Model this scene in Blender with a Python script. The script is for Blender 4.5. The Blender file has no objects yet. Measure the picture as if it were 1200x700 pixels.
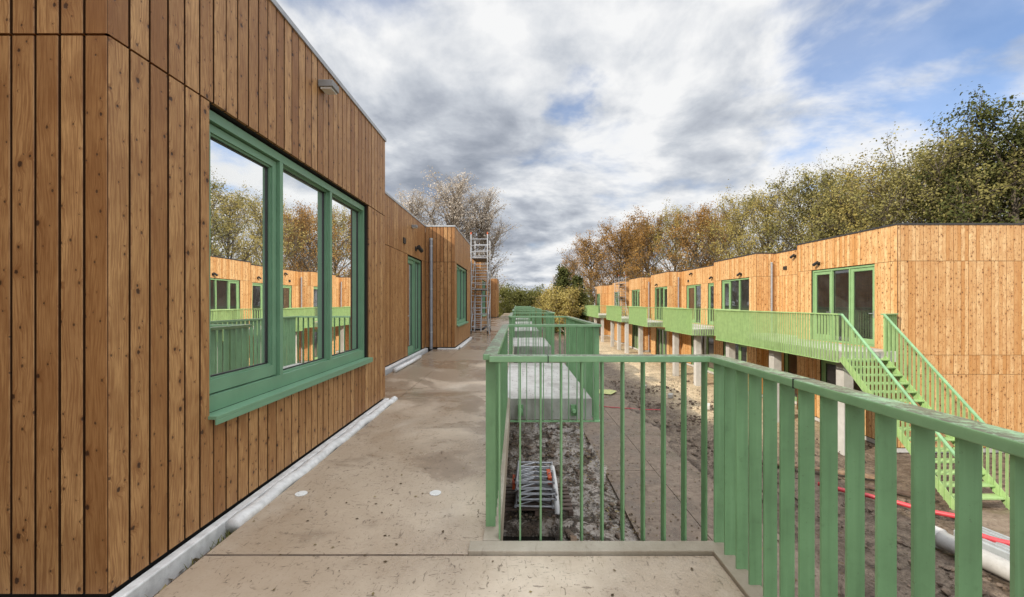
import bpy, math, random
import numpy as np
from mathutils import Vector, noise

random.seed(7)
rng = np.random.default_rng(11)
scene = bpy.context.scene
COL = scene.collection
D = 3.05                      # height of the upper walkway above the ground
EYE = D + 1.40

# ------------------------------------------------------------------ helpers
def wloc(o):
    p = Vector((0, 0, 0))
    while o is not None:
        p = p + Vector(o.location)
        o = o.parent
    return p

def props(o, label=None, cat=None, group=None, kind=None):
    if label: o['label'] = label
    if cat: o['category'] = cat
    if group: o['group'] = group
    if kind: o['kind'] = kind
    return o

def empty(name, loc, label=None, cat=None, group=None, parent=None):
    o = bpy.data.objects.new(name, None)
    o.empty_display_size = 0.2
    COL.objects.link(o)
    if parent is not None:
        o.parent = parent
        o.location = Vector(loc) - wloc(parent)
    else:
        o.location = loc
    return props(o, label, cat, group)

class MB:
    def __init__(self):
        self.v = []; self.f = []; self.uv = []; self.tone = []
    def face(self, idx, uv=None, tone=0.5):
        self.f.append(idx); self.uv.append(uv); self.tone.append(tone)
    def quad(self, a, b, c, d, uv=None, tone=0.5):
        n = len(self.v)
        self.v += [tuple(a), tuple(b), tuple(c), tuple(d)]
        self.face((n, n + 1, n + 2, n + 3), uv, tone)
    def hexa(self, c, tone=0.5):
        """c: 8 corners, bottom ring of four counter-clockwise then top ring"""
        n = len(self.v)
        self.v += [tuple(p) for p in c]
        for q in ((3, 2, 1, 0), (4, 5, 6, 7), (0, 1, 5, 4), (1, 2, 6, 5), (2, 3, 7, 6), (3, 0, 4, 7)):
            self.face(tuple(n + i for i in q), None, tone)
        return self
    def box(self, x0, x1, y0, y1, z0, z1, tone=0.5):
        x0, x1 = sorted((x0, x1)); y0, y1 = sorted((y0, y1)); z0, z1 = sorted((z0, z1))
        return self.hexa([(x0, y0, z0), (x1, y0, z0), (x1, y1, z0), (x0, y1, z0),
                          (x0, y0, z1), (x1, y0, z1), (x1, y1, z1), (x0, y1, z1)], tone)
    def bar(self, p, q, w, h, up=(0, 0, 1), tone=0.5):
        p = Vector(p); q = Vector(q); d = (q - p).normalized()
        s = d.cross(Vector(up))
        if s.length < 1e-5: s = d.cross(Vector((1, 0, 0)))
        s.normalize(); u = s.cross(d).normalized()
        s = s * (w / 2); u = u * (h / 2)
        return self.hexa([p - s - u, p + s - u, q + s - u, q - s - u, p - s + u, p + s + u, q + s + u, q - s + u], tone)
    def tube(self, pts, r, n=8, r2=None, cap=True):
        pts = [Vector(p) for p in pts]
        m = len(pts)
        base = len(self.v)
        prev = None
        for i, p in enumerate(pts):
            d = (pts[min(i + 1, m - 1)] - pts[max(i - 1, 0)]).normalized()
            a = prev if prev is not None else (Vector((0, 0, 1)) if abs(d.z) < 0.9 else Vector((1, 0, 0)))
            s = (a - d * a.dot(d))
            if s.length < 1e-4: s = d.orthogonal()
            s.normalize(); prev = s
            t = d.cross(s)
            rr = r if r2 is None else r + (r2 - r) * i / (m - 1)
            for k in range(n):
                an = 2 * math.pi * k / n
                self.v.append(tuple(p + s * (rr * math.cos(an)) + t * (rr * math.sin(an))))
        for i in range(m - 1):
            for k in range(n):
                a = base + i * n + k; b = base + i * n + (k + 1) % n
                self.face((a, b, b + n, a + n))
        if cap:
            self.face(tuple(base + k for k in reversed(range(n))))
            self.face(tuple(base + (m - 1) * n + k for k in range(n)))
        return self
    def prism(self, poly, z0, z1):
        n = len(self.v); m = len(poly)
        self.v += [(x, y, z0) for x, y in poly] + [(x, y, z1) for x, y in poly]
        area = sum(poly[i][0] * poly[(i + 1) % m][1] - poly[(i + 1) % m][0] * poly[i][1] for i in range(m))
        order = range(m) if area > 0 else range(m - 1, -1, -1)
        o = list(order)
        self.face(tuple(n + m + i for i in o)); self.face(tuple(n + i for i in reversed(o)))
        for k in range(m):
            a, b = o[k], o[(k + 1) % m]
            self.face((n + a, n + b, n + m + b, n + m + a))
        return self
    def sweep(self, pts, w0, w1, z0, z1):
        """rectangular section (offset w0..w1 to the right of travel, z0..z1) along a mitred plan polyline; pts may carry z"""
        P = [Vector((p[0], p[1])) for p in pts]
        Z = [p[2] if len(p) > 2 else 0.0 for p in pts]
        m = len(P); n = len(self.v)
        for i in range(m):
            ds = []
            if i > 0: ds.append((P[i] - P[i - 1]).normalized())
            if i < m - 1: ds.append((P[i + 1] - P[i]).normalized())
            ns = [Vector((d.y, -d.x)) for d in ds]
            if len(ns) == 2:
                b = ns[0] + ns[1]
                mit = b / (1 + ns[0].dot(ns[1]))
            else:
                mit = ns[0]
            for w, z in ((w0, z0), (w1, z0), (w1, z1), (w0, z1)):
                q = P[i] + mit * w
                self.v.append((q.x, q.y, z + Z[i]))
        for i in range(m - 1):
            for k in range(4):
                a = n + i * 4 + k; b = n + i * 4 + (k + 1) % 4
                self.face((a, a + 4, b + 4, b))
        self.face((n, n + 1, n + 2, n + 3)); e = n + (m - 1) * 4
        self.face((e + 3, e + 2, e + 1, e))
        return self
    def build(self, name, mat, parent=None, smooth=False, bevel=0.0, label=None, kind=None):
        off = wloc(parent) if parent is not None else Vector((0, 0, 0))
        me = bpy.data.meshes.new(name)
        me.from_pydata([(x - off.x, y - off.y, z - off.z) for x, y, z in self.v], [], self.f)
        if any(u is not None for u in self.uv):
            uvl = me.uv_layers.new(name='UVMap')
            flat = []
            for fc, u in zip(self.f, self.uv):
                flat += [c for p in (u if u is not None else [(0, 0)] * len(fc)) for c in p]
            uvl.data.foreach_set('uv', flat)
        at = me.attributes.new('tone', 'FLOAT', 'FACE')
        at.data.foreach_set('value', self.tone)
        me.materials.append(mat)
        if smooth:
            me.polygons.foreach_set('use_smooth', [True] * len(me.polygons))
        me.update()
        o = bpy.data.objects.new(name, me)
        COL.objects.link(o)
        if parent is not None: o.parent = parent
        if bevel:
            b = o.modifiers.new('edge', 'BEVEL'); b.width = bevel; b.segments = 2; b.limit_method = 'ANGLE'
        return props(o, label, kind=kind)

def single(mb, name, mat, label, cat, group=None, smooth=False, bevel=0.0):
    o = mb.build(name, mat, None, smooth, bevel)
    return props(o, label, cat, group)

def dup(o, parent=None, loc=None, rotz=None, scale=None):
    c = o.copy(); COL.objects.link(c)
    if parent is not None: c.parent = parent
    if loc is not None: c.location = loc
    if rotz is not None: c.rotation_euler = (0, 0, rotz)
    if scale is not None: c.scale = scale
    for ch in list(o.children): dup(ch, c)
    return c

# ------------------------------------------------------------------ materials
class NT:
    def __init__(self, name):
        self.m = bpy.data.materials.new(name); self.m.use_nodes = True
        self.t = self.m.node_tree; self.t.nodes.clear()
        self.out = self.n('ShaderNodeOutputMaterial')
    def n(self, typ, **kw):
        x = self.t.nodes.new(typ)
        for k, v in kw.items(): setattr(x, k, v)
        return x
    def l(self, a, b): self.t.links.new(a, b)
    def inp(self, sock, v):
        if hasattr(v, 'links') or isinstance(v, bpy.types.NodeSocket): self.l(v, sock)
        else: sock.default_value = v
    def math(self, op, a, b=None, c=None, clamp=False):
        x = self.n('ShaderNodeMath', operation=op, use_clamp=clamp)
        self.inp(x.inputs[0], a)
        if b is not None: self.inp(x.inputs[1], b)
        if c is not None: self.inp(x.inputs[2], c)
        return x.outputs[0]
    def vmath(self, op, a, b=None):
        x = self.n('ShaderNodeVectorMath', operation=op)
        self.inp(x.inputs[0], a)
        if b is not None: self.inp(x.inputs[1], b)
        return x.outputs['Value'] if op in ('DOT_PRODUCT', 'LENGTH', 'DISTANCE') else x.outputs[0]
    def ramp(self, v, lo, hi, a=0.0, b=1.0, smooth=True):
        x = self.n('ShaderNodeMapRange', interpolation_type='SMOOTHSTEP' if smooth else 'LINEAR')
        x.clamp = True
        self.inp(x.inputs[0], v); self.inp(x.inputs[1], lo); self.inp(x.inputs[2], hi)
        self.inp(x.inputs[3], a); self.inp(x.inputs[4], b)
        return x.outputs[0]
    def mix(self, f, a, b, blend='MIX'):
        x = self.n('ShaderNodeMix', data_type='RGBA', blend_type=blend)
        self.inp(x.inputs[0], f)
        for s, v in ((x.inputs[6], a), (x.inputs[7], b)):
            if isinstance(v, tuple): s.default_value = (*v[:3], 1)
            else: self.l(v, s)
        return x.outputs[2]
    def noise(self, vec, scale, detail=4, rough=0.55, dist=0.0, dims='3D', col=False):
        x = self.n('ShaderNodeTexNoise', noise_dimensions=dims)
        if vec is not None: self.l(vec, x.inputs['Vector'])
        x.inputs['Scale'].default_value = scale; x.inputs['Detail'].default_value = detail
        x.inputs['Roughness'].default_value = rough; x.inputs['Distortion'].default_value = dist
        return x.outputs['Color' if col else 'Fac']
    def obj(self):
        return self.n('ShaderNodeNewGeometry').outputs['Position']
    def scalev(self, v, s):
        x = self.n('ShaderNodeMapping'); self.l(v, x.inputs[0]); x.inputs['Scale'].default_value = s
        return x.outputs[0]
    def bump(self, h, strength, dist=0.01):
        x = self.n('ShaderNodeBump'); x.inputs['Strength'].default_value = strength; x.inputs['Distance'].default_value = dist
        self.l(h, x.inputs['Height']); return x.outputs[0]
    def principled(self, col, rough=0.6, normal=None, metal=0.0, spec=0.5):
        p = self.n('ShaderNodeBsdfPrincipled')
        if isinstance(col, tuple): p.inputs['Base Color'].default_value = (*col[:3], 1)
        else: self.l(col, p.inputs['Base Color'])
        self.inp(p.inputs['Roughness'], rough); self.inp(p.inputs['Metallic'], metal)
        p.inputs['Specular IOR Level'].default_value = spec
        if normal is not None: self.l(normal, p.inputs['Normal'])
        self.l(p.outputs[0], self.out.inputs[0])
        return p

def paint(name, col, rough=0.45, var=0.15, dirt=0.25, dirtcol=(0.10, 0.08, 0.05), metal=0.0, scale=9.0, bump=0.1, streak=0.0):
    t = NT(name); p = t.obj()
    n1 = t.noise(p, scale, 5, 0.6); n2 = t.noise(p, scale * 5, 4, 0.7)
    c = t.mix(t.ramp(n1, 0.3, 0.7), tuple(x * (1 - var) for x in col), tuple(min(1, x * (1 + var)) for x in col))
    c = t.mix(t.math('MULTIPLY', t.ramp(n2, 0.55, 0.8), dirt), c, dirtcol)
    if streak:   # rain streaks and chalky wear running down the bars
        n3 = t.noise(t.scalev(p, (26, 26, 1.3)), 1.0, 4, 0.6, 0.2); n4 = t.noise(p, 70, 3, 0.7)
        c = t.mix(t.ramp(n3, 0.48, 0.72, 0, streak), c, tuple(x * 0.62 for x in col))
        c = t.mix(t.ramp(n3, 0.46, 0.30, 0, streak), c, tuple(min(1, x * 1.25 + 0.03) for x in col))
        c = t.mix(t.ramp(n4, 0.66, 0.74, 0, 0.5), c, (0.10, 0.09, 0.06))
    t.principled(c, t.ramp(n1, 0.2, 0.8, rough - 0.08, rough + 0.12), t.bump(n2, bump, 0.003), metal)
    return t.m

def wood_cladding(name, light, dark, sat_dark, knotcol, wear=0.0, kr=1.0):
    t = NT(name)
    uv = t.n('ShaderNodeUVMap').outputs[0]
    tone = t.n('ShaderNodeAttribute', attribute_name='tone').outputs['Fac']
    sx = t.n('ShaderNodeSeparateXYZ'); t.l(uv, sx.inputs[0])
    u, v = sx.outputs[0], sx.outputs[1]
    def knots(scale, thr, r0, r1):
        vo = t.n('ShaderNodeTexVoronoi', voronoi_dimensions='2D', feature='F1')
        t.l(t.scalev(uv, (1.0, 0.8, 1)), vo.inputs['Vector']); vo.inputs['Scale'].default_value = scale
        sc = t.n('ShaderNodeSeparateXYZ'); t.l(vo.outputs['Color'], sc.inputs[0])
        on = t.math('GREATER_THAN', sc.outputs[0], thr)
        r = t.math('MULTIPLY_ADD', sc.outputs[1], (r1 - r0) * kr, r0 * kr)
        d = t.math('DIVIDE', vo.outputs['Distance'], r)
        wob = t.noise(uv, 90, 2, 0.5, 0, '2D')
        d = t.math('ADD', d, t.math('MULTIPLY_ADD', wob, 0.9, -0.45))
        core = t.math('MULTIPLY', t.ramp(d, 1.25, 0.65), on)
        halo = t.math('MULTIPLY', t.ramp(d, 4.2, 0.8), on)
        return core, halo
    k1, h1 = knots(5.8, 0.33, 0.03, 0.07)
    k2, h2 = knots(13.0, 0.35, 0.03, 0.085)
    core = t.math('MAXIMUM', k1, t.math('MULTIPLY', k2, 0.85)); halo = t.math('MAXIMUM', h1, t.math('MULTIPLY', h2, 0.55))
    low = t.noise(t.scalev(uv, (3.5, 0.9, 1)), 1.0, 3, 0.5, 0, '2D')
    uu = t.math('ADD', u, t.math('MULTIPLY', halo, 0.016))
    uu = t.math('ADD', uu, t.math('MULTIPLY', low, 0.10))
    cb = t.n('ShaderNodeCombineXYZ'); t.l(uu, cb.inputs[0]); t.l(t.math('MULTIPLY', v, 0.035), cb.inputs[1])
    rings = t.noise(cb.outputs[0], 130, 3, 0.65, 0, '2D')
    cb2 = t.n('ShaderNodeCombineXYZ'); t.l(uu, cb2.inputs[0]); t.l(t.math('MULTIPLY', v, 0.02), cb2.inputs[1])
    fib = t.noise(cb2.outputs[0], 520, 3, 0.75, 0, '2D')
    blot = t.noise(t.scalev(uv, (4, 1.6, 1)), 1.6, 4, 0.6, 0, '2D')
    c = t.mix(t.math('MAXIMUM', tone, 0.0), dark, light)
    c = t.mix(t.math('MULTIPLY', t.ramp(rings, 0.40, 0.64), 0.58), c, sat_dark)
    c = t.mix(t.ramp(fib, 0.45, 0.70, 0.0, 0.45), c, sat_dark)
    c = t.mix(t.ramp(blot, 0.38, 0.66, 0.0, 0.7), c, t.mix(0.55, c, sat_dark))
    c = t.mix(t.math('MULTIPLY', halo, 0.5), c, sat_dark)
    c = t.mix(t.math('MULTIPLY', core, 0.92), c, knotcol)
    if wear:
        big = t.noise(t.obj(), 0.55, 4, 0.6)
        c = t.mix(t.ramp(big, 0.45, 0.7, 0, wear), c, t.mix(0.6, c, sat_dark))
    c = t.mix(t.ramp(tone, 0.0, -0.4, 0, 0.85), c, knotcol)   # board sides darkened, joint shade put into the colour
    h = t.math('SUBTRACT', t.math('MULTIPLY', rings, 0.5), core)
    t.principled(c, t.ramp(fib, 0.3, 0.8, 0.42, 0.64), t.bump(h, 0.35, 0.004), 0.0, 0.35)
    return t.m

GREEN = (0.105, 0.245, 0.125)
M = {}
M['wood'] = wood_cladding('shaded spruce boards', (0.62, 0.365, 0.158), (0.335, 0.162, 0.056), (0.205, 0.080, 0.024), (0.04, 0.018, 0.010), 0.5)  # spruce of the shaded wing, the shade partly in its colour
M['wood_sun'] = wood_cladding('sunlit spruce boards', (0.86, 0.63, 0.34), (0.56, 0.30, 0.11), (0.42, 0.18, 0.052), (0.05, 0.02, 0.01), 0.3, 1.7)  # same spruce, lightened so the colour carries the sunshine
M['membrane'] = paint('black membrane', (0.012, 0.011, 0.010), 0.8, 0.2, 0.1)
M['green'] = paint('green powder coat', (0.19, 0.36, 0.18), 0.36, 0.12, 0.30, (0.07, 0.10, 0.05), 0, 4, 0.08, 0.4)
M['green_sun'] = paint('sunlit green powder coat', (0.30, 0.445, 0.185), 0.45, 0.10, 0.12, (0.12, 0.16, 0.05), 0, 5, 0.05, 0.3)  # railing green with sunlight put into the colour
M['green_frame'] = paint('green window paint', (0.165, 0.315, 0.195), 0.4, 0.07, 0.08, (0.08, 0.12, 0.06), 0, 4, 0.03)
M['green_frame_sun'] = paint('sunlit green window paint', (0.23, 0.38, 0.18), 0.4, 0.07, 0.08, (0.08, 0.12, 0.06), 0, 4, 0.03)  # window green lightened in colour for the sunlit wing
M['zinc'] = paint('grey zinc coping', (0.40, 0.41, 0.42), 0.4, 0.15, 0.2, (0.08, 0.08, 0.08), 0.4)
M['coping_dark'] = paint('dark coping', (0.035, 0.033, 0.033), 0.5, 0.15, 0.1)
M['downpipe'] = paint('grey pipe', (0.27, 0.28, 0.31), 0.45, 0.1, 0.15)
M['alu'] = paint('scaffold aluminium', (0.42, 0.43, 0.45), 0.38, 0.12, 0.25, (0.3, 0.29, 0.27), 0.55, 12)
M['black'] = paint('black metal', (0.02, 0.02, 0.02), 0.45, 0.1, 0.1)
M['lampgrey'] = paint('lamp grey', (0.24, 0.24, 0.24), 0.5, 0.1, 0.1)
M['white'] = paint('white plastic', (0.72, 0.72, 0.70), 0.5, 0.06, 0.15, (0.3, 0.27, 0.22))
M['membrane_white'] = paint('pale roofing membrane', (0.66, 0.66, 0.65), 0.55, 0.15, 0.45, (0.22, 0.19, 0.15), 0, 14, 0.5)
M['red'] = paint('red conduit', (0.42, 0.04, 0.05), 0.4, 0.15, 0.3, (0.15, 0.06, 0.04))
M['orange'] = paint('orange clip', (0.62, 0.10, 0.025), 0.45, 0.1, 0.2)
M['yellow'] = paint('yellow tape', (0.72, 0.52, 0.03), 0.45, 0.1, 0.1)
M['palesheet'] = paint('pale yellow green sheet', (0.40, 0.42, 0.16), 0.5, 0.25, 0.5, (0.15, 0.12, 0.08))
M['pipe'] = paint('pale sewer pipe', (0.46, 0.45, 0.43), 0.45, 0.1, 0.4, (0.18, 0.14, 0.10), 0, 6)
M['greyplastic'] = paint('grey plastic', (0.27, 0.29, 0.30), 0.5, 0.1, 0.35, (0.14, 0.11, 0.08), 0, 6)
M['plaster'] = paint('room plaster', (0.30, 0.29, 0.27), 0.8, 0.05, 0.05)
M['rubber'] = paint('rubber', (0.015, 0.015, 0.015), 0.7)
M['plank'] = paint('weathered plank', (0.20, 0.13, 0.08), 0.7, 0.35, 0.4, (0.06, 0.04, 0.025), 0, 10, 0.5)
M['plank_dark'] = paint('muddy plank', (0.085, 0.055, 0.04), 0.6, 0.35, 0.4, (0.03, 0.02, 0.015), 0, 10, 0.5)
M['bark'] = paint('bark', (0.10, 0.080, 0.058), 0.85, 0.35, 0.4, (0.04, 0.035, 0.03), 0, 6, 0.6)
M['bark_pale'] = paint('pale bark', (0.27, 0.225, 0.18), 0.8, 0.3, 0.3, (0.1, 0.08, 0.06), 0, 6, 0.6)

def concrete(name, a, b, dark, wet=0.0, scale=1.0, trodden=False):
    t = NT(name); p = t.obj()
    big = t.noise(p, 0.55 * scale, 5, 0.6, 0.4); mid = t.noise(p, 3.2 * scale, 6, 0.65, 0.3); fine = t.noise(p, 42, 5, 0.75); spk = t.noise(p, 160, 2, 0.5)
    c = t.mix(t.ramp(mid, 0.32, 0.68), a, b)
    c = t.mix(t.ramp(big, 0.42, 0.68, 0, 0.75), c, dark)
    c = t.mix(t.ramp(fine, 0.52, 0.78, 0, 0.38), c, dark)
    c = t.mix(t.ramp(spk, 0.66, 0.78, 0, 0.5), c, tuple(x * 0.35 for x in dark))
    # trodden scuffs: stretched short marks
    st = t.noise(t.scalev(p, (9, 2.2, 1)), 2.0, 4, 0.7, 1.2)
    c = t.mix(t.ramp(st, 0.60, 0.74, 0, 0.42), c, tuple(x * 0.62 for x in dark))
    if trodden == 'mud':
        s1 = t.noise(t.scalev(p, (14, 14, 1)), 1.0, 5, 0.75, 0.8)
        c = t.mix(t.ramp(s1, 0.5, 0.7, 0, 0.75), c, (0.05, 0.036, 0.026))
        c = t.mix(t.ramp(s1, 0.42, 0.30, 0, 0.5), c, (0.34, 0.29, 0.24))
    elif trodden:
        sx = t.n('ShaderNodeSeparateXYZ'); t.l(p, sx.inputs[0])
        edge = t.math('ADD', sx.outputs[0], t.math('MULTIPLY_ADD', mid, 1.6, -0.8))
        c = t.mix(t.ramp(edge, -0.15, -1.3, 0.0, 0.62), c, (0.30, 0.215, 0.14))
        s1 = t.noise(t.scalev(p, (30, 11, 1)), 1.0, 3, 0.7, 1.5); s2 = t.noise(t.scalev(p, (12, 34, 1)), 1.0, 3, 0.7, 1.5)
        c = t.mix(t.ramp(t.math('MAXIMUM', s1, s2), 0.60, 0.68, 0, 0.7), c, (0.09, 0.062, 0.04))
        wn_ = t.noise(p, 0.9, 5, 0.6, 0.6)
        wetm = t.ramp(t.math('ADD', wn_, t.ramp(sx.outputs[1], 3.0, 8.5, -0.07, 0.16, smooth=False)), 0.50, 0.60)
        c = t.mix(t.math('MULTIPLY', wetm, 0.55), c, (0.20, 0.145, 0.10))
        pale = t.noise(p, 1.1, 5, 0.65, 0.5)
        c = t.mix(t.ramp(pale, 0.5, 0.72, 0, 0.35), c, (0.62, 0.55, 0.46))
    rough = t.math('SUBTRACT', t.ramp(fine, 0.3, 0.8, 0.62, 0.85), t.ramp(big, 0.45, 0.62, 0, wet))
    if trodden is True: rough = t.math('SUBTRACT', rough, t.math('MULTIPLY', wetm, 0.36), clamp=True); rough = t.math('MAXIMUM', rough, 0.14)
    h = t.math('ADD', t.math('MULTIPLY', fine, 0.6), mid)
    t.principled(c, rough, t.bump(h, 0.35, 0.012), 0, 0.4)
    return t.m
M['deck'] = concrete('walkway concrete', (0.64, 0.545, 0.43), (0.53, 0.435, 0.33), (0.29, 0.215, 0.15), 0.42, 1.0, True)
M['kerb'] = concrete('pale concrete', (0.50, 0.45, 0.37), (0.40, 0.35, 0.28), (0.26, 0.21, 0.15), 0.1)
M['slab'] = concrete('balcony concrete', (0.56, 0.55, 0.52), (0.47, 0.45, 0.42), (0.22, 0.20, 0.17), 0.2, 2.0)
M['column'] = concrete('column concrete', (0.52, 0.51, 0.49), (0.46, 0.45, 0.43), (0.36, 0.34, 0.31), 0.0, 1.5)
M['siteroad'] = concrete('muddy concrete', (0.215, 0.165, 0.122), (0.15, 0.108, 0.078), (0.08, 0.055, 0.038), 0.45, 1.6, 'mud')

def mud():
    t = NT('wet mud'); p = t.obj()
    big = t.noise(p, 0.35, 5, 0.6, 0.5); mid = t.noise(p, 2.4, 6, 0.7, 0.6); fine = t.noise(p, 14, 6, 0.75, 0.4); sp = t.noise(p, 46, 3, 0.6)
    sx = t.n('ShaderNodeSeparateXYZ'); t.l(p, sx.inputs[0])
    sun_dry = t.math('ADD', t.ramp(sx.outputs[0], 6.0, 8.0), t.math('MULTIPLY_ADD', big, 1.2, -0.6), clamp=True)  # pale dry earth laid where sun falls, brightness put into the colour
    sun_dry = t.math('MULTIPLY', sun_dry, t.ramp(sx.outputs[1], 11.5, 17.0, 0.04, 1.0))  # near ground kept dark by colour in place of a cast shadow
    shade_wetc = t.mix(t.ramp(mid, 0.35, 0.65), (0.20, 0.145, 0.10), (0.095, 0.064, 0.042))
    sun_dryc = t.mix(t.ramp(mid, 0.35, 0.65), (0.66, 0.53, 0.35), (0.48, 0.37, 0.235))
    c = t.mix(sun_dry, shade_wetc, sun_dryc)
    c = t.mix(t.ramp(fine, 0.47, 0.66, 0, 0.8), c, (0.026, 0.018, 0.012))
    c = t.mix(t.ramp(sp, 0.64, 0.8, 0, 0.55), c, (0.24, 0.19, 0.13))
    far = t.math('MAXIMUM', t.ramp(sx.outputs[1], 62, 90), t.ramp(sx.outputs[0], 23, 38))
    c = t.mix(far, c, (0.10, 0.11, 0.045))
    pud = t.math('MULTIPLY', t.ramp(t.math('ADD', t.math('MULTIPLY', big, 0.35), t.math('MULTIPLY', mid, 0.65)), 0.585, 0.50), t.math('SUBTRACT', 1.0, sun_dry, clamp=True))
    pud = t.math('MULTIPLY', pud, t.math('SUBTRACT', 1.0, far))
    pud = t.math('MULTIPLY', pud, t.ramp(sx.outputs[0], 3.6, 2.3, 0.12, 1.0))
    c = t.mix(t.math('MULTIPLY', t.math('MULTIPLY', pud, t.ramp(fine, 0.62, 0.40)), 0.9), c, (0.30, 0.27, 0.235))
    rough = t.math('SUBTRACT', t.ramp(fine, 0.3, 0.8, 0.62, 0.9), t.math('MULTIPLY', pud, 0.70), clamp=True)
    h = t.math('ADD', t.math('MULTIPLY', mid, 1.0), t.math('MULTIPLY', fine, 0.7))
    h = t.math('MULTIPLY', h, t.math('MULTIPLY_ADD', pud, -0.85, 1.0))
    t.principled(c, rough, t.bump(h, 1.0, 0.09), 0, 0.5)
    return t.m
M['mud'] = mud()

def water():
    t = NT('dark pit water'); p = t.obj()
    n = t.noise(p, 3, 3, 0.5)
    t.principled((0.012, 0.011, 0.009), 0.06, t.bump(n, 0.08, 0.01), 0, 0.35)
    return t.m
M['water'] = water()

def railtop():
    t = NT('green rail with wet leaf dirt'); p = t.obj()
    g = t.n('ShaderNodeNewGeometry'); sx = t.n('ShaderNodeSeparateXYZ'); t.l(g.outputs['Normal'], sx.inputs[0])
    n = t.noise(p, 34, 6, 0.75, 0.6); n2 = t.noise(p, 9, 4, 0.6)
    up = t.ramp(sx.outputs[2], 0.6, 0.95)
    d = t.math('MULTIPLY', t.ramp(t.math('ADD', t.math('MULTIPLY', n, 0.6), t.math('MULTIPLY', n2, 0.4)), 0.40, 0.54), up)
    c = t.mix(t.ramp(n2, 0.3, 0.7), (0.20, 0.365, 0.19), (0.24, 0.42, 0.225))
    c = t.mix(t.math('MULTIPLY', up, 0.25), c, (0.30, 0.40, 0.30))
    c = t.mix(t.math('MULTIPLY', d, 0.85), c, (0.10, 0.075, 0.045))
    t.principled(c, t.ramp(n, 0.3, 0.7, 0.28, 0.55), t.bump(n, 0.2, 0.004), 0, 0.5)
    return t.m
M['railtop'] = railtop()

def glass(name, base, boost, haze=0.03):
    t = NT(name)
    gl = t.n('ShaderNodeBsdfGlossy'); gl.inputs['Roughness'].default_value = 0.0
    gl.inputs['Color'].default_value = (0.98, 0.99, 0.99, 1)
    tr = t.n('ShaderNodeBsdfTransparent'); tr.inputs['Color'].default_value = (0.62, 0.68, 0.66, 1)
    fr = t.n('ShaderNodeFresnel'); fr.inputs['IOR'].default_value = 1.5
    n = t.noise(t.obj(), 1.3, 2, 0.5)
    t.l(t.bump(n, 0.02, 0.02), gl.inputs['Normal'])
    mx = t.n('ShaderNodeMixShader')
    t.l(t.math('MULTIPLY_ADD', fr.outputs[0], boost, base, clamp=True), mx.inputs[0])
    t.l(tr.outputs[0], mx.inputs[1]); t.l(gl.outputs[0], mx.inputs[2])
    df = t.n('ShaderNodeBsdfDiffuse'); df.inputs[0].default_value = (0.8, 0.82, 0.82, 1)  # faint white mixed in to pale the reflection, a painted haze
    dm = t.n('ShaderNodeMixShader'); d2 = t.noise(t.obj(), 2.2, 5, 0.65, 0.5)
    t.l(t.ramp(d2, 0.35, 0.75, haze * 0.4, haze), dm.inputs[0]); t.l(mx.outputs[0], dm.inputs[1]); t.l(df.outputs[0], dm.inputs[2]); t.l(dm.outputs[0], t.out.inputs[0])
    return t.m
M['glass'] = glass('coated window glass', 0.78, 2.0, 0.035)
M['glass_far'] = glass('clear window glass', 0.10, 1.2)

def leafmat(name, a, b, c3, trans=0.35):
    t = NT(name)
    tone = t.n('ShaderNodeAttribute', attribute_name='tone').outputs['Fac']
    p = t.obj(); n = t.noise(p, 0.55, 3, 0.6)
    c = t.mix(t.ramp(tone, 0.0, 0.7, smooth=False), a, b)
    c = t.mix(t.ramp(tone, 0.72, 1.0, smooth=False), c, c3)
    c = t.mix(t.ramp(n, 0.4, 0.65, 0, 0.5), c, a)
    df = t.n('ShaderNodeBsdfDiffuse'); t.l(c, df.inputs[0])
    tl = t.n('ShaderNodeBsdfTranslucent'); t.l(c, tl.inputs[0])
    mx = t.n('ShaderNodeMixShader'); mx.inputs[0].default_value = trans
    t.l(df.outputs[0], mx.inputs[1]); t.l(tl.outputs[0], mx.inputs[2]); t.l(mx.outputs[0], t.out.inputs[0])
    return t.m
M['leaf_olive'] = leafmat('olive autumn leaves', (0.135, 0.125, 0.045), (0.30, 0.27, 0.10), (0.52, 0.46, 0.22))
M['leaf_rust'] = leafmat('rust autumn leaves', (0.20, 0.115, 0.04), (0.38, 0.22, 0.075), (0.50, 0.33, 0.12))
M['leaf_gold'] = leafmat('golden olive leaves', (0.22, 0.18, 0.06), (0.44, 0.36, 0.12), (0.62, 0.52, 0.23))
M['leaf_dark'] = leafmat('dark green leaves', (0.05, 0.06, 0.022), (0.12, 0.13, 0.045), (0.24, 0.23, 0.09))
M['leaf_tan'] = leafmat('tan dry leaves', (0.42, 0.37, 0.31), (0.58, 0.52, 0.45), (0.70, 0.64, 0.58))
M['leaf_hedge'] = leafmat('yellow green leaves', (0.15, 0.16, 0.05), (0.33, 0.32, 0.10), (0.52, 0.46, 0.18))
M['litter'] = leafmat('fallen leaves', (0.06, 0.042, 0.026), (0.13, 0.095, 0.055), (0.34, 0.28, 0.14), 0.1)
M['clod'] = paint('earth clod', (0.115, 0.083, 0.06), 0.9, 0.4, 0.4, (0.03, 0.02, 0.015), 0, 8, 0.6)

# ------------------------------------------------------------------ buildings
def frame_of(p0, p1):
    p0 = Vector((p0[0], p0[1])); p1 = Vector((p1[0], p1[1])); L = (p1 - p0).length
    d = (p1 - p0) / L; n = Vector((d.y, -d.x))
    def P(u, w, z): return (p0.x + d.x * u + n.x * w, p0.y + d.y * u + n.y * w, z)
    return P, L

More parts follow.
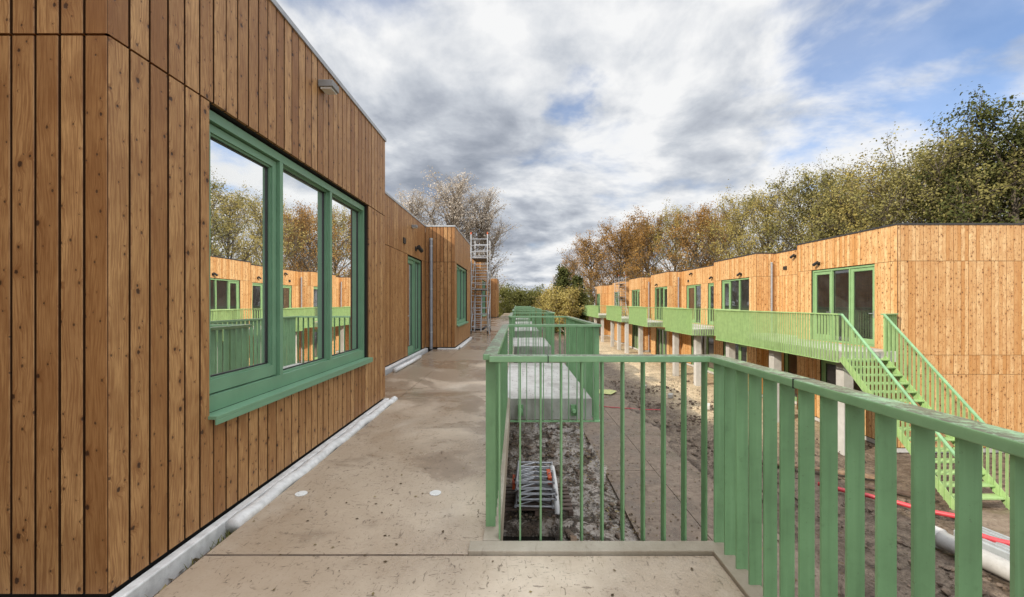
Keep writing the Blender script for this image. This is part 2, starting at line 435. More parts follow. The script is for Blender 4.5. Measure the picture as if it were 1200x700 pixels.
def lbox(mb, P, u0, u1, w0, w1, z0, z1, tone=0.5):
    # u along the facade, w outward (right of travel)
    return mb.hexa([P(u0, w0, z0), P(u0, w1, z0), P(u1, w1, z0), P(u1, w0, z0),
                    P(u0, w0, z1), P(u0, w1, z1), P(u1, w1, z1), P(u1, w0, z1)], tone)

def offset_poly(pts, w):
    P = [Vector(p) for p in pts]; m = len(P); out = []
    for i in range(m):
        a = (P[i] - P[i - 1]).normalized() if i > 0 else (P[1] - P[0]).normalized()
        b = (P[(i + 1) % m] - P[i]).normalized() if i < m - 1 else a
        na, nb = Vector((a.y, -a.x)), Vector((b.y, -b.x))
        q = P[i] + (na + nb) / (1 + na.dot(nb)) * w
        out.append((q.x, q.y))
    return out

def cut(z0, z1, holes):
    segs = [(z0, z1)]
    for a, b in holes:
        nxt = []
        for s, e in segs:
            if b <= s or a >= e: nxt.append((s, e)); continue
            if a - s > 0.02: nxt.append((s, a))
            if e - b > 0.02: nxt.append((b, e))
        segs = nxt
    return segs

def cladding(p0, p1, bands, openings, wood, parent, pitch=0.112, gap=0.013, tone_lo=0.0, tone_hi=1.0, relief=0.0):
    P, L = frame_of(p0, p1)
    n = max(1, round(L / pitch)); pt = L / n
    mb = MB(); core = MB()
    for i in range(n):
        a, b = i * pt + gap / 2, (i + 1) * pt - gap / 2
        edges = {a, b}
        for o in openings:
            for e in (o[0], o[1]):
                if a + 0.004 < e < b - 0.004: edges.add(e)
        edges = sorted(edges)
        for (z0, z1) in bands:
            tone = min(1, max(0, random.gauss(0.5, 0.28))) * (tone_hi - tone_lo) + tone_lo
            ru, rv = random.uniform(0, 60), random.uniform(0, 60)
            w = random.uniform(-0.0025, 0.0) + (0.0 if i % 2 else -relief)
            w = min(w, 0.0)
            for e0, e1 in zip(edges[:-1], edges[1:]):
                mid = (e0 + e1) / 2
                holes = [(o[2], o[3]) for o in openings if o[0] - 0.001 < mid < o[1] + 0.001]
                for s, t in cut(z0, z1, holes):
                    jt = tone
                    c = 0.0025
                    uvq = lambda x0, x1: [(ru + x0, rv + s), (ru + x1, rv + s), (ru + x1, rv + t), (ru + x0, rv + t)]
                    o0, o1 = e0 - a, e1 - a
                    mb.quad(P(e0 + c, w, s), P(e1 - c, w, s), P(e1 - c, w, t), P(e0 + c, w, t), uvq(o0, o1), jt)
                    mb.quad(P(e0, w - 0.003, s), P(e0 + c, w, s), P(e0 + c, w, t), P(e0, w - 0.003, t), uvq(o0, o0 + 0.002), jt)
                    mb.quad(P(e1 - c, w, s), P(e1, w - 0.003, s), P(e1, w - 0.003, t), P(e1 - c, w, t), uvq(o1, o1 + 0.002), jt)
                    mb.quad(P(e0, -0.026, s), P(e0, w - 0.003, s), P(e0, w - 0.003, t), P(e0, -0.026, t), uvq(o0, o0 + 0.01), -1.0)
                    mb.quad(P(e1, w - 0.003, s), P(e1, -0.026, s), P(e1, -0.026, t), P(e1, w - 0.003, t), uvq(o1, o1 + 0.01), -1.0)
                    mb.quad(P(e0, -0.026, t), P(e0, w, t), P(e1, w, t), P(e1, -0.026, t), uvq(o0, o1), jt)
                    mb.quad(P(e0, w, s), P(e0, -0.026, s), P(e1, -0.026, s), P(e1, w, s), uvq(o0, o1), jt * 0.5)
    mb.build('wall_cladding', wood, parent)
    # dark backing wall behind the boards, with the openings left open
    us = sorted({0.03, L - 0.03, *[e for o in openings for e in o[:2]]})
    lo, hi = bands[0][0] - 0.03, bands[-1][1] + 0.0
    for u0, u1 in zip(us[:-1], us[1:]):
        mid = (u0 + u1) / 2
        for s, t in cut(lo, hi, [(o[2], o[3]) for o in openings if o[0] < mid < o[1]]):
            lbox(core, P, u0, u1, -0.20, -0.027, s, t)
    core.build('wall', M['membrane'], parent)
    return P, L

def ring(mb, P, u0, u1, z0, z1, t, w0, w1, tb=None, tt=None):
    """four butted members of a rectangular frame, t wide (tb bottom, tt top)"""
    tb = t if tb is None else tb; tt = t if tt is None else tt
    lbox(mb, P, u0, u0 + t, w0, w1, z0, z1); lbox(mb, P, u1 - t, u1, w0, w1, z0, z1)
    lbox(mb, P, u0 + t, u1 - t, w0, w1, z1 - tt, z1); lbox(mb, P, u0 + t, u1 - t, w0, w1, z0, z0 + tb)

def window(parent, P, u0, u1, z0, z1, units, pane_mat, door=False, handle=True, label=None, flip=False, g=None):
    """units: list of (width share, kind) with kind 'fix', 'sash' or 'door'"""
    g = g or M['green_frame']
    F = 0.040; FB = 0.10 if not door else 0.05
    zt = z1 - 0.02; zb = z0 + (0.0 if door else 0.012)
    W0, W1 = -0.16, -0.050
    mb = MB()
    ring(mb, P, u0 + 0.012, u1 - 0.012, zb, zt, F, W0, W1, FB, 0.062)
    tot = sum(a for a, k in units); a0, a1 = u0 + 0.012 + F, u1 - 0.012 - F
    cuts = [a0]
    for sh, k in units: cuts.append(cuts[-1] + (a1 - a0) * sh / tot)
    zl, zh = zb + FB, zt - 0.062
    for c in cuts[1:-1]: lbox(mb, P, c - 0.022, c + 0.022, W0 + 0.002, W1 - 0.002, zl, zh)
    # small step along the inner edge of the outer frame
    win = mb.build('door' if door else 'window', g, parent, label=label, bevel=0.0)
    for i, (sh, k) in enumerate(units):
        a = cuts[i] + (0.022 if i > 0 else 0); b = cuts[i + 1] - (0.022 if i < len(units) - 1 else 0)
        if k in ('sash', 'door'):
            gk = MB(); ring(gk, P, a, b, zl, zh, 0.02, -0.150, -0.105); gk.build('gasket', M['black'], win)
            S = 0.052 if k == 'sash' else 0.095; lo = 0.085 if k == 'sash' else 0.16
            e = 0.009
            sm = MB(); ring(sm, P, a + e, b - e, zl + e, zh - e, S, -0.145, -0.078, lo, S)
            ring(sm, P, a + e + S, b - e - S, zl + e + lo, zh - e - S, 0.014, -0.140, -0.092)
            sm.build('sash', g, win)
            q = e + S + 0.014
            pa, pb, pl, ph = a + q, b - q, zl + e + lo + 0.014, zh - q
            if k == 'door' and handle:
                hm = MB(); hu = (b - 0.055) if not flip else (a + 0.055); s_ = -1 if not flip else 1
                lbox(hm, P, hu - 0.02, hu + 0.02, -0.078, -0.068, D + 0.93, D + 1.15)
                hm.tube([P(hu, -0.068, D + 1.06), P(hu, -0.022, D + 1.06)], 0.010, 8)
                hm.tube([P(hu, -0.025, D + 1.06), P(hu + s_ * 0.13, -0.025, D + 1.06)], 0.010, 8)
                hm.build('handle', M['alu'], win)
        else:
            bm_ = MB(); ring(bm_, P, a, b, zl, zh, 0.016, -0.140, -0.085); bm_.build('glazing_bead', g, win)
            pa, pb, pl, ph = a + 0.016, b - 0.016, zl + 0.016, zh - 0.016
        gm = MB(); ring(gm, P, pa, pb, pl, ph, 0.009, -0.128, -0.108); gm.build('gasket', M['black'], win)
        pm = MB(); pm.quad(P(pa, -0.118, pl), P(pb, -0.118, pl), P(pb, -0.118, ph), P(pa, -0.118, ph))
        pm.build('pane', pane_mat, win)
    if not door:
        sl = MB(); lbox(sl, P, u0 - 0.012, u1 + 0.012, -0.049, 0.052, z0 - 0.012, z0 + 0.010); lbox(sl, P, u0 - 0.012, u1 + 0.012, 0.040, 0.052, z0 - 0.045, z0 - 0.012)
        sl.build('sill', g, win, bevel=0.003)
    r = MB(); a, b, lo, hi, dp = u0 - 0.3, u1 + 0.3, (z0 if door else z0 - 0.4), z1 + 0.2, 2.6
    r.quad(P(a, -0.21, lo), P(b, -0.21, lo), P(b, -dp, lo), P(a, -dp, lo)); r.quad(P(a, -0.21, hi), P(a, -dp, hi), P(b, -dp, hi), P(b, -0.21, hi))
    r.quad(P(a, -dp, lo), P(b, -dp, lo), P(b, -dp, hi), P(a, -dp, hi))
    r.quad(P(a, -0.21, lo), P(a, -dp, lo), P(a, -dp, hi), P(a, -0.21, hi)); r.quad(P(b, -0.21, lo), P(b, -0.21, hi), P(b, -dp, hi), P(b, -dp, lo))
    r.build('room_lining', M['plaster'], win)
    return win

def downpipe(parent, x, y, z0, z1):
    mb = MB()
    mb.tube([(x, y, z0), (x, y, z1)], 0.045, 14)
    o = mb.build('downpipe', M['downpipe'], parent, smooth=False)
    k = MB()
    for z in np.arange(z0 + 0.5, z1, 1.3): k.tube([(x, y, z), (x, y, z + 0.03)], 0.052, 14)
    k.tube([(x, y, z1 - 0.06), (x, y, z1)], 0.055, 14)
    k.build('pipe_clip', M['zinc'], o)

ZB = D + 2.64; ZT = D + 3.71
# ---- left building
LB = empty('timber_school_building', (-2.79, 8.0, 0), 'brown timber clad school wing beside the walkway with the big green three part window', 'building', 'zigzag timber school wings')
LP = [(-2.79, -7), (-2.79, 1.93), (-1.89, 1.93), (-1.89, 6.0), (-2.79, 6.0), (-2.79, 12.7), (-1.89, 12.7), (-1.89, 16.8), (-2.79, 16.8), (-2.79, 21.5), (-1.85, 21.5),
      (-1.85, 25.6), (-2.79, 25.6), (-2.79, 39.7), (-1.92, 39.7), (-1.92, 44), (-11, 44)]
lwin = {LP[2]: [(2.57, 5.32, 0.695, 2.64, 'window')], LP[4]: [(10.7, 12.3, 0.0, 2.64, 'door')], LP[6]: [(13.1, 15.8, 0.69, 2.64, 'window')],
        LP[8]: [(18.3, 20.3, 0.0, 2.64, 'door')], LP[10]: [(22.1, 24.8, 0.69, 2.64, 'window')]}
# openings sit on the segment that starts at the listed corner
for i in range(len(LP) - 1):
    p0, p1 = LP[i], LP[i + 1]
    ops = []
    key = p0 if p0[0] == p1[0] else None
    spec = lwin.get(key, []) if key else []
    for y0, y1, a, b, kd in spec: ops.append((y0 - p0[1], y1 - p0[1], D + a, D + b, kd))
    # corner start names differ: the listed starts are the X-facing segments
    bands = [(D + 0.055, ZB - 0.006), (ZB + 0.006, ZT)]
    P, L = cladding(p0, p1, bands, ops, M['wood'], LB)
    for u0, u1, a, b, kd in ops:
        if kd == 'window':
            window(LB, P, u0, u1, a, b, [(0.88, 'sash'), (0.98, 'fix'), (0.96, 'fix')], M['glass'])
        else:
            window(LB, P, u0, u1, a, b, [(0.95, 'door'), (0.7, 'fix')], M['glass'], door=True, flip=True)
MB().sweep(LP, -0.20, 0.012, ZT, ZT + 0.045).build('parapet_coping', M['zinc'], LB)
MB().prism(offset_poly(LP, -0.12) + [(-11, -7)], D + 3.48, D + 3.56).build('roof', M['coping_dark'], LB)
mb = MB(); mb.sweep(LP, -0.20, -0.03, 0.0, D + 0.024); mb.build('base_wall', M['membrane'], LB)
downpipe(LB, -2.60, 12.64, D + 0.0, D + 3.35)
v = MB(); v.box(-2.789, -2.76, 10.22, 10.40, D + 2.86, D + 3.0)
vo = v.build('vent', M['black'], LB)

# ---- opposite building
OP = [(21, 60.39), (11.26, 60.39), (11.26, 55.82), (12.18, 55.82), (12.18, 49.41), (11.26, 49.41), (11.26, 45.20), (12.18, 45.20), (12.18, 42.09), (11.26, 42.09), (11.26, 37.97), (12.18, 37.97), (12.18, 35.23),
      (11.26, 35.23), (11.26, 31.02), (12.18, 31.02), (12.18, 23.97), (11.26, 23.97), (11.26, 19.67), (12.18, 19.67), (12.18, 16.84), (11.26, 16.84), (11.26, 12.39), (21, 12.39)]
OB = empty('timber_school_building', (11.26, 40.0, 0), 'sunlit orange timber school wing across the yard with light green balconies on concrete posts', 'building', 'zigzag timber school wings')
U3 = [(1.0, 'fix'), (0.9, 'fix'), (1.0, 'door')]
DW = [(1.0, 'door'), (0.8, 'fix')]
owin = [  # X, y0, y1, z0, z1, units
    (11.26, 13.18, 16.01, 0, 2.64, [(0.95, 'door'), (0.85, 'fix'), (1.05, 'door')]), (11.26, 20.31, 23.06, 0, 2.64, [(0.8, 'door'), (1, 'fix'), (1, 'fix')]),
    (12.18, 27.72, 30.10, 0, 2.64, DW), (12.18, 25.53, 26.72, 0, 2.64, [(1, 'door')]), (11.26, 31.38, 34.22, 0, 2.64, U3), (11.26, 38.43, 41.08, 0, 2.64, U3),
    (12.18, 42.55, 44.65, 0, 2.64, DW), (11.26, 45.93, 48.50, 0, 2.64, U3), (12.18, 51.24, 53.53, 0, 2.64, DW), (11.26, 56.73, 59.11, 0, 2.64, U3),
    (11.26, 13.63, 15.55, -2.98, -0.62, DW), (11.26, 20.50, 22.88, -2.98, -0.62, U3), (12.18, 25.80, 29.28, -2.98, -0.62, U3), (11.26, 31.48, 33.86, -2.98, -0.62, U3),
    (11.26, 38.61, 40.90, -2.98, -0.62, U3), (12.18, 17.29, 19.12, -2.98, -0.62, DW)]
for i in range(len(OP) - 1):
    p0, p1 = OP[i], OP[i + 1]
    ops = []
    if p0[0] == p1[0]:
        for X, y0, y1, a, b, un in owin:
            if X == p0[0] and y1 < p0[1] and y0 > p1[1]: ops.append((p0[1] - y1, p0[1] - y0, D + a, D + b, un))
    bands = [(0.16, D - 0.726), (D - 0.714, D - 0.156), (D - 0.144, ZB - 0.006), (ZB + 0.006, ZT)]
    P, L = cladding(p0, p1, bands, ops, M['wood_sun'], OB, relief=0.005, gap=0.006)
    for u0, u1, a, b, un in ops:
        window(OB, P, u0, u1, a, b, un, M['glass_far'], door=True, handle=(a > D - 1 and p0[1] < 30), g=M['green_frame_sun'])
MB().sweep(OP, -0.20, 0.014, ZT, ZT + 0.05).build('parapet_coping', M['coping_dark'], OB)
MB().prism(offset_poly(OP, -0.12), D + 3.48, D + 3.56).build('roof', M['coping_dark'], OB)
MB().sweep(OP, -0.20, -0.03, 0.0, 0.128).build('base_wall', M['column'], OB)
for (x, y) in ((11.95, 19.62), (11.95, 30.96), (11.95, 37.92)): downpipe(OB, x, y, 0.05, D + 3.3)
for (y, z) in ((18.99, 2.98), (29.74, 2.95)):
    v = MB(); v.box(12.15, 12.179, y - 0.12, y + 0.12, D + z - 0.08, D + z + 0.08); v.build('vent', M['black'], OB)

# ---- wall lamps
def box_lamp(x, y, z, sx, label):
    r = empty('wall_lamp', (x, y, z), label, 'wall lamp', 'lamps fixed to the timber walls')
    b = MB(); b.box(x, x + sx * 0.14, y - 0.075, y + 0.075, z - 0.005, z + 0.06); b.build('lamp_housing', M['lampgrey'], r, bevel=0.006)
    b = MB(); b.box(x + sx * 0.02, x + sx * 0.12, y - 0.06, y + 0.06, z - 0.02, z - 0.005); b.build('diffuser', M['white'], r)
def spot_lamp(x, y, z, sx, label):
    r = empty('wall_lamp', (x, y, z), label, 'wall lamp', 'lamps fixed to the timber walls')
    b = MB(); b.box(x, x + sx * 0.03, y - 0.06, y + 0.06, z - 0.06, z + 0.06); b.build('bracket', M['black'], r)
    b = MB(); b.tube([(x + sx * 0.03, y, z), (x + sx * 0.12, y, z)], 0.02, 8); b.tube([(x + sx * 0.10, y - 0.08, z + 0.05), (x + sx * 0.15, y + 0.10, z - 0.05)], 0.055, 12); b.build('lamp_head', M['black'], r)
box_lamp(-1.89, 4.04, D + 3.46, 1, 'grey box lamp high on the brown boards above the big green window')
box_lamp(-2.79, 11.1, D + 3.40, 1, 'grey box lamp under the roof edge above the narrow green door')
spot_lamp(-2.79, 11.48, D + 2.88, 1, 'black spotlight just above the frame of the narrow green door')
spot_lamp(12.18, 18.30, D + 3.44, -1, 'small black lamp near the roof of the first recess across the yard')
spot_lamp(11.26, 15.59, D + 2.86, -1, 'black spotlight above the three part glazed door by the stair')
spot_lamp(11.26, 21.00, D + 2.83, -1, 'black spotlight above the second glazed bay across the yard')
spot_lamp(12.18, 26.08, D + 2.96, -1, 'black spotlight above the single narrow door across the yard')
spot_lamp(12.18, 29.10, D + 3.41, -1, 'small black lamp high between two downpipes across the yard')
spot_lamp(11.26, 33.58, D + 2.84, -1, 'black spotlight above the third glazed bay across the yard')

# ------------------------------------------------------------------ walkways and ground
def struct(mb, name, mat, **k): return props(mb.build(name, mat, **k), kind='structure')
GX = -0.19
def rect(x0, x1, y0, y1): return [(x0, y0), (x1, y0), (x1, y1), (x0, y1)]
yl = [-1.5, 2.325, 6.14, 9.75, 13.4, 16.9, 20.6, 24.2, 28, 31.6, 36, 42, 48, 56]
BALC_L = [(6.1, 9.7), (13.4, 16.8), (20.6, 24.0), (27.9, 31.3), (35.2, 38.6)]
for a, b in zip(yl[:-1], yl[1:]):
    mb = MB(); mb.prism(rect(-1.735, 1.09 if a < 0 else GX, a + 0.008, b - 0.008), D - 0.30, D)
    struct(mb, 'walkway_slab', M['deck'], bevel=0.006)
mb = MB(); mb.prism(rect(-2.53, -1.74, 6.10, 12.60), D - 0.30, D - 0.001); struct(mb, 'walkway_slab', M['deck'])
mb = MB(); mb.prism(rect(-2.53, -1.74, 16.9, 21.4), D - 0.30, D - 0.001); struct(mb, 'walkway_slab', M['deck'])
mb = MB(); mb.prism(rect(-2.53, -1.74, 25.7, 39.6), D - 0.30, D - 0.001); struct(mb, 'walkway_slab', M['deck'])
for a, b in BALC_L:
    mb = MB(); mb.prism(rect(GX + 0.004, 1.09, a, b), D - 0.30, D + 0.002); struct(mb, 'balcony_slab', M['slab'])
mb = MB(); mb.prism(rect(-1.73, -0.30, 2.306, 2.344), D - 0.2, D - 0.004); struct(mb, 'joint_dirt', M['clod'])
# gutter strip between wall and walkway
mb = MB(); mb.prism([(-1.86, -1.5), (-1.738, -1.5), (-1.738, 6.09), (-1.86, 6.09)], D - 0.30, D - 0.075); struct(mb, 'gutter_ground', M['clod'])
mb = MB(); mb.prism(rect(-1.86, -1.738, 12.75, 16.85), D - 0.30, D - 0.03); struct(mb, 'gutter_ground', M['mud'])

def kerb(pts, label):
    mb = MB(); mb.sweep(pts, -0.10, 0.0, D - 0.26, D + 0.022)
    single(mb, 'concrete_kerb', M['kerb'], label, 'kerb', 'kerbs edging the walkway', bevel=0.006)
# kerbs: outer edge on the right of travel
kerb([(1.19, -1.45), (1.19, 2.42), (GX - 0.005, 2.42)][::-1][::1] if False else [(GX - 0.085, 2.33), (GX - 0.085, 2.425), (1.19, 2.425), (1.19, -1.45)][1:][::-1], 'pale concrete kerb around the balcony corner under the railing')
kerb([(GX + 0.09, 6.06), (GX + 0.09, 2.43)][::-1], 'straight pale kerb between walkway and the open drop')
kerb([(GX + 0.09, 9.74), (GX + 0.09, 13.36)], 'pale kerb along the walkway beyond the second balcony')

# ------------------------------------------------------------------ railings
RT = 1.09; RB = -0.30
def railing_run(root, p, q, mat, topmat, pitch=0.12, depth=0.060, th=0.010, zt=(RT, RT), zb=(RB, RB), skip_first=0.06, single_parts=True, bmesh_acc=None, dz=0.0):
    p = Vector(p); q = Vector(q); L = (q - p).length; d = (q - p) / L; n = Vector((d.y, -d.x))
    k = max(1, int((L - 2 * skip_first) / pitch + 1e-6)); st = (L - 2 * skip_first) / k
    for i in range(k + 1):
        u = skip_first + i * st; f = u / L
        c = p + d * u
        t0 = D + zb[0] + (zb[1] - zb[0]) * f; t1 = D + zt[0] + (zt[1] - zt[0]) * f - 0.038
        sl0 = (zb[1] - zb[0]) / L * th / 2; sl1 = (zt[1] - zt[0]) / L * th / 2
        a = c - d * (th / 2); b = c + d * (th / 2); h = n * (depth / 2)
        mb = bmesh_acc if bmesh_acc is not None else MB()
        mb.hexa([(*(a - h), t0 - sl0), (*(a + h), t0 - sl0), (*(b + h), t0 + sl0), (*(b - h), t0 + sl0),
                 (*(a - h), t1 - sl1), (*(a + h), t1 - sl1), (*(b + h), t1 + sl1), (*(b - h), t1 + sl1)])
        if bmesh_acc is None: mb.build('baluster', mat, root, bevel=0.0)

def railing(pts, label, group, mat, topmat, individual=True, **kw):
    root = empty('balcony_railing', (pts[0][0], pts[0][1], D + RB), label, 'railing', group)
    acc = None if individual else MB()
    for p, q in zip(pts[:-1], pts[1:]): railing_run(root, p, q, mat, topmat, bmesh_acc=acc, **kw)
    if acc is not None: acc.build('baluster', mat, root, kind='stuff')
    MB().sweep(pts, -0.043, 0.043, D + RT - 0.036, D + RT).build('top_rail', topmat, root, bevel=0.004)
    MB().sweep(pts, -0.036, 0.036, D + RB - 0.012, D + RB).build('bottom_bar', mat, root)
    return root
GN = 'green railings along the walkway'
RX0, RX1 = -0.163, 1.165
g, rt = M['green'], M['railtop']
railing([(RX1, -1.4), (RX1, 2.47), (RX0, 2.47)], 'dark green bladed railing around the balcony corner nearest the camera', GN, g, rt)
railing([(RX0, 2.52), (RX0, 5.98)], 'straight green railing between the first and second balcony', GN, g, rt)
r2 = railing([(RX0, 6.03), (RX1, 6.03), (RX1, 9.78), (RX0, 9.78)], 'green railing wrapping the second balcony with the pale concrete floor', GN, g, rt)
r1 = bpy.data.objects['balcony_railing']
for q in ((0.18, 2.47, 0), (RX1, 1.70, 1), (RX1, 0.9, 1)):
    b = MB()
    if q[2]: b.box(q[0] - 0.0445, q[0] + 0.0445, q[1] - 0.003, q[1] + 0.003, D + RT - 0.038, D + RT + 0.0015)
    else: b.box(q[0] - 0.003, q[0] + 0.003, q[1] - 0.0445, q[1] + 0.0445, D + RT - 0.038, D + RT + 0.0015)
    b.build('rail_joint', M['black'], r1)
for x in (0.05, 0.82):
    b = MB(); b.box(x - 0.04, x + 0.04, 6.068, 6.096, D - 0.24, D - 0.08); b.tube([(x, 6.0, D - 0.16), (x, 6.07, D - 0.16)], 0.03, 12); b.build('bracket', M['green'], r2, bevel=0.006)
railing([(RX0, 9.83), (RX0, 13.28)], 'straight green railing just past the second balcony', GN, g, rt, individual=True)
railing([(RX0, 13.33), (RX1, 13.33), (RX1, 16.88), (RX0, 16.88)], 'green railing wrapping the third balcony along the walkway', GN, g, rt, individual=True)
railing([(RX0, 16.93), (RX0, 20.48)], 'straight green railing past the third balcony', GN, g, rt, individual=False)
railing([(RX0, 20.53), (RX1, 20.53), (RX1, 24.08), (RX0, 24.08)], 'green railing wrapping the fourth balcony along the walkway', GN, g, rt, individual=False)
railing([(RX0, 24.13), (RX0, 27.78)], 'straight green railing past the fourth balcony', GN, g, rt, individual=False)
railing([(RX0, 27.83), (RX1, 27.83), (RX1, 31.38), (RX0, 31.38), (RX0, 35.1), (RX1, 35.1), (RX1, 38.7), (RX0, 38.7), (RX0, 48)], 'green railing along the far end of the walkway', GN, g, rt, individual=False)

# ---- opposite gallery
OX0, OX1 = 9.2, 10.4
BX = [(11.95, 19.3), (22.0, 25.9), (29.7, 34.4), (37.0, 43.0), (47.5, 60.0)]
poly = [(11.95, 13.7), (10.45, 12.05)]
gal = [(10.355, 12.0), (10.9, 12.0), (11.01, 12.35), (11.01, 60.3), (10.355, 60.3)]
mb = MB(); mb.prism(gal, D - 0.30, D); struct(mb, 'gallery_slab', M['slab'])
mb = MB()
for p in ((13.04, 18.6, 21.3), (13.04, 26.4, 33.7), (13.04, 38.7, 41.3), (13.04, 46.2, 49.2), (13.04, 54.2, 60.8)):
    m2 = MB(); m2.prism(rect(11.014, 11.92, p[1] * 0.915, p[2] * 0.915), D - 0.30, D - 0.001); struct(m2, 'gallery_slab', M['slab'])
for a, b in BX:
    m2 = MB(); m2.prism(rect(OX0 + 0.05, 10.351, a, b), D - 0.30, D - 0.001); struct(m2, 'gallery_slab', M['slab'])
gp = M['green_sun']
GO = 'light green railings on the opposite gallery'
e = 0.0
railing([(OX0, 11.95), (OX0, 19.35), (OX1 - 0.09, 19.35)], 'light green railing of the long balcony at the top of the stair', GO, gp, gp)
railing([(10.31, 19.42), (10.31, 21.9)], 'open light green railing in the gap after the stair balcony', GO, gp, gp)
railing([(10.31, 21.95), (OX0, 21.95), (OX0, 25.95), (10.31, 25.95)], 'light green railing of the second balcony across the yard', GO, gp, gp)
railing([(10.31, 26.02), (10.31, 29.6)], 'open light green railing between second and third balcony across the yard', GO, gp, gp)
railing([(10.31, 29.65), (OX0, 29.65), (OX0, 34.45), (10.31, 34.45)], 'light green railing of the third balcony across the yard', GO, gp, gp, individual=False)
railing([(10.31, 34.52), (10.31, 36.9)], 'open light green railing between third and fourth balcony across the yard', GO, gp, gp, individual=False)
railing([(10.31, 36.95), (OX0, 36.95), (OX0, 43.05), (10.31, 43.05)], 'light green railing of the fourth balcony across the yard', GO, gp, gp, individual=False)
railing([(10.31, 43.12), (10.31, 47.4)], 'open light green railing between fourth and last balcony across the yard', GO, gp, gp, individual=False)
railing([(10.31, 47.45), (OX0, 47.45), (OX0, 60), (11.2, 60)], 'light green railing of the long last balcony at the far end', GO, gp, gp, individual=False)
railing([(10.5, 11.98), (11.18, 12.32)], 'short light green railing between stair head and timber corner', GO, gp, gp)

# ---- stair
SY0, SY1 = 11.90, 8.72
NS = 16
st = empty('steel_staircase', (9.8, 8.72, 0.1), 'light green steel stair with barred sides going down from the gallery to the yard', 'staircase')
z_at = lambda y: (y - SY0) / (SY0 - SY1) * (D - 0.10)       # relative to deck, 0 at head
for sx in (9.22, 10.42):
    mb = MB(); mb.bar((sx, SY0, D - 0.16), (sx, SY1 - 0.1, D + z_at(SY1 - 0.1) - 0.02), 0.012, 0.20); mb.build('stringer', gp, st)
for i in range(1, NS):
    y = SY0 + (SY1 - SY0) * i / NS; z = D + z_at(y)
    mb = MB(); mb.box(9.235, 10.405, y - 0.02, y + 0.215, z - 0.03, z)
    for k in range(0): pass
    mb.build('tread', M['zinc'] if False else gp, st)
for sx in (9.22, 10.42):
    railing_run(st, (sx, SY0 - 0.02), (sx, SY1), gp, gp, zt=(RT, z_at(SY1) + RT), zb=(-0.24, z_at(SY1) - 0.16), skip_first=0.05)
    mb = MB(); mb.sweep([(sx, SY0 + 0.05, 0), (sx, SY0 - 0.02, 0), (sx, SY1 - 0.02, z_at(SY1 - 0.02))], -0.035, 0.035, D + RT - 0.036, D + RT); mb.build('handrail', M['railtop'] if False else M['green'], st)
mb = MB(); mb.prism(rect(9.0, 10.7, 7.55, 8.72), 0.02, 0.13); struct(mb, 'stair_landing', M['siteroad'])

# ---- columns under the gallery
col0 = None
for k, y in enumerate([12.45, 15.8, 19.1, 22.6, 25.7, 210.31, 33.0, 37.2, 40.0, 42.8, 47.8, 52, 56]):
    lab = ('pale concrete post beneath the stair head' if k == 0 else 'pale square concrete post standing under the light green gallery')
    if col0 is None:
        r = empty('concrete_column', (9.75, y, 0), lab, 'column', 'posts under the gallery')
        m1 = MB(); m1.box(9.60, 9.90, y - 0.15, y + 0.15, -0.1, D - 0.34); m1.build('shaft', M['column'], r, bevel=0.012)
        m1 = MB(); m1.box(9.56, 9.94, y - 0.19, y + 0.19, D - 0.34, D - 0.304); m1.build('bearing_pad', M['slab'], r)
        col0 = r
    else:
        c = dup(col0, loc=(9.75, y, 0)); c['label'] = lab

# ---- ground sheet
def coords(a, b, s, far):
    near = list(np.arange(a, b, s)); out = []
    g = s; x = a
    while x > -far: g *= 1.45; x -= g; out.append(x)
    lo = out[::-1]; out = []; g = s; x = near[-1]
    while x < far: g *= 1.45; x += g; out.append(x)
    return np.array(lo + near + out)
gx = coords(-2.0, 13.0, 0.11, 450); gy = coords(4.0, 36.0, 0.13, 450)
vx = []; fc = []
def inroad(x, y): return 2.25 < x < 5.05
for y in gy:
    for x in gx:
        h = 0.0
        if -8 < x < 24 and -3 < y < 60:
            h = 0.075 * noise.noise((x * 0.9, y * 0.9, 0)) + 0.06 * noise.noise((x * 3.1, y * 3.1, 4)) + 0.035 * noise.noise((x * 8, y * 8, 9)) - 0.03
            if 2.3 + 0.5 * noise.noise((y * 0.7, 1.3, 0)) < x < 4.95 + 0.6 * noise.noise((y * 0.6, 7.7, 0)): h = min(h, -0.045)
            elif 2.2 < x < 5.1: h = abs(h) * 0.6 + 0.045
            if 9.2 < x: h = h * 0.4 - 0.02
            px = max(abs(x + 0.1) - 0.85, abs(y - 7.35) - 1.0)
            h -= 0.55 * max(0, min(1, -px / 0.25 + 0.4))
        vx.append((float(x), float(y), h))
nx = len(gx)
for j in range(len(gy) - 1):
    for i in range(nx - 1):
        a = j * nx + i
        fc.append((a, a + 1, a + nx + 1, a + nx))
mb = MB(); mb.v = vx; mb.f = fc; mb.uv = [None] * len(fc); mb.tone = [0.5] * len(fc)
struct(mb, 'ground', M['mud'], smooth=True)
mb = MB(); mb.prism(rect(-1.1, 0.85, 6.2, 8.5), -0.42, -0.22); struct(mb, 'pit_water', M['water'])
for a, b, c, d in ((2.3, 3.62, 2.0, 11.0), (2.3, 3.62, 11.02, 22), (3.64, 5.0, 2.0, 14.0), (3.64, 5.0, 14.02, 30), (2.3, 3.62, 22.02, 46)):
    m2 = MB(); m2.prism(rect(a, b, c, d), -0.2, 0.03 if a < 3 else 0.024); struct(m2, 'site_road', M['siteroad'])

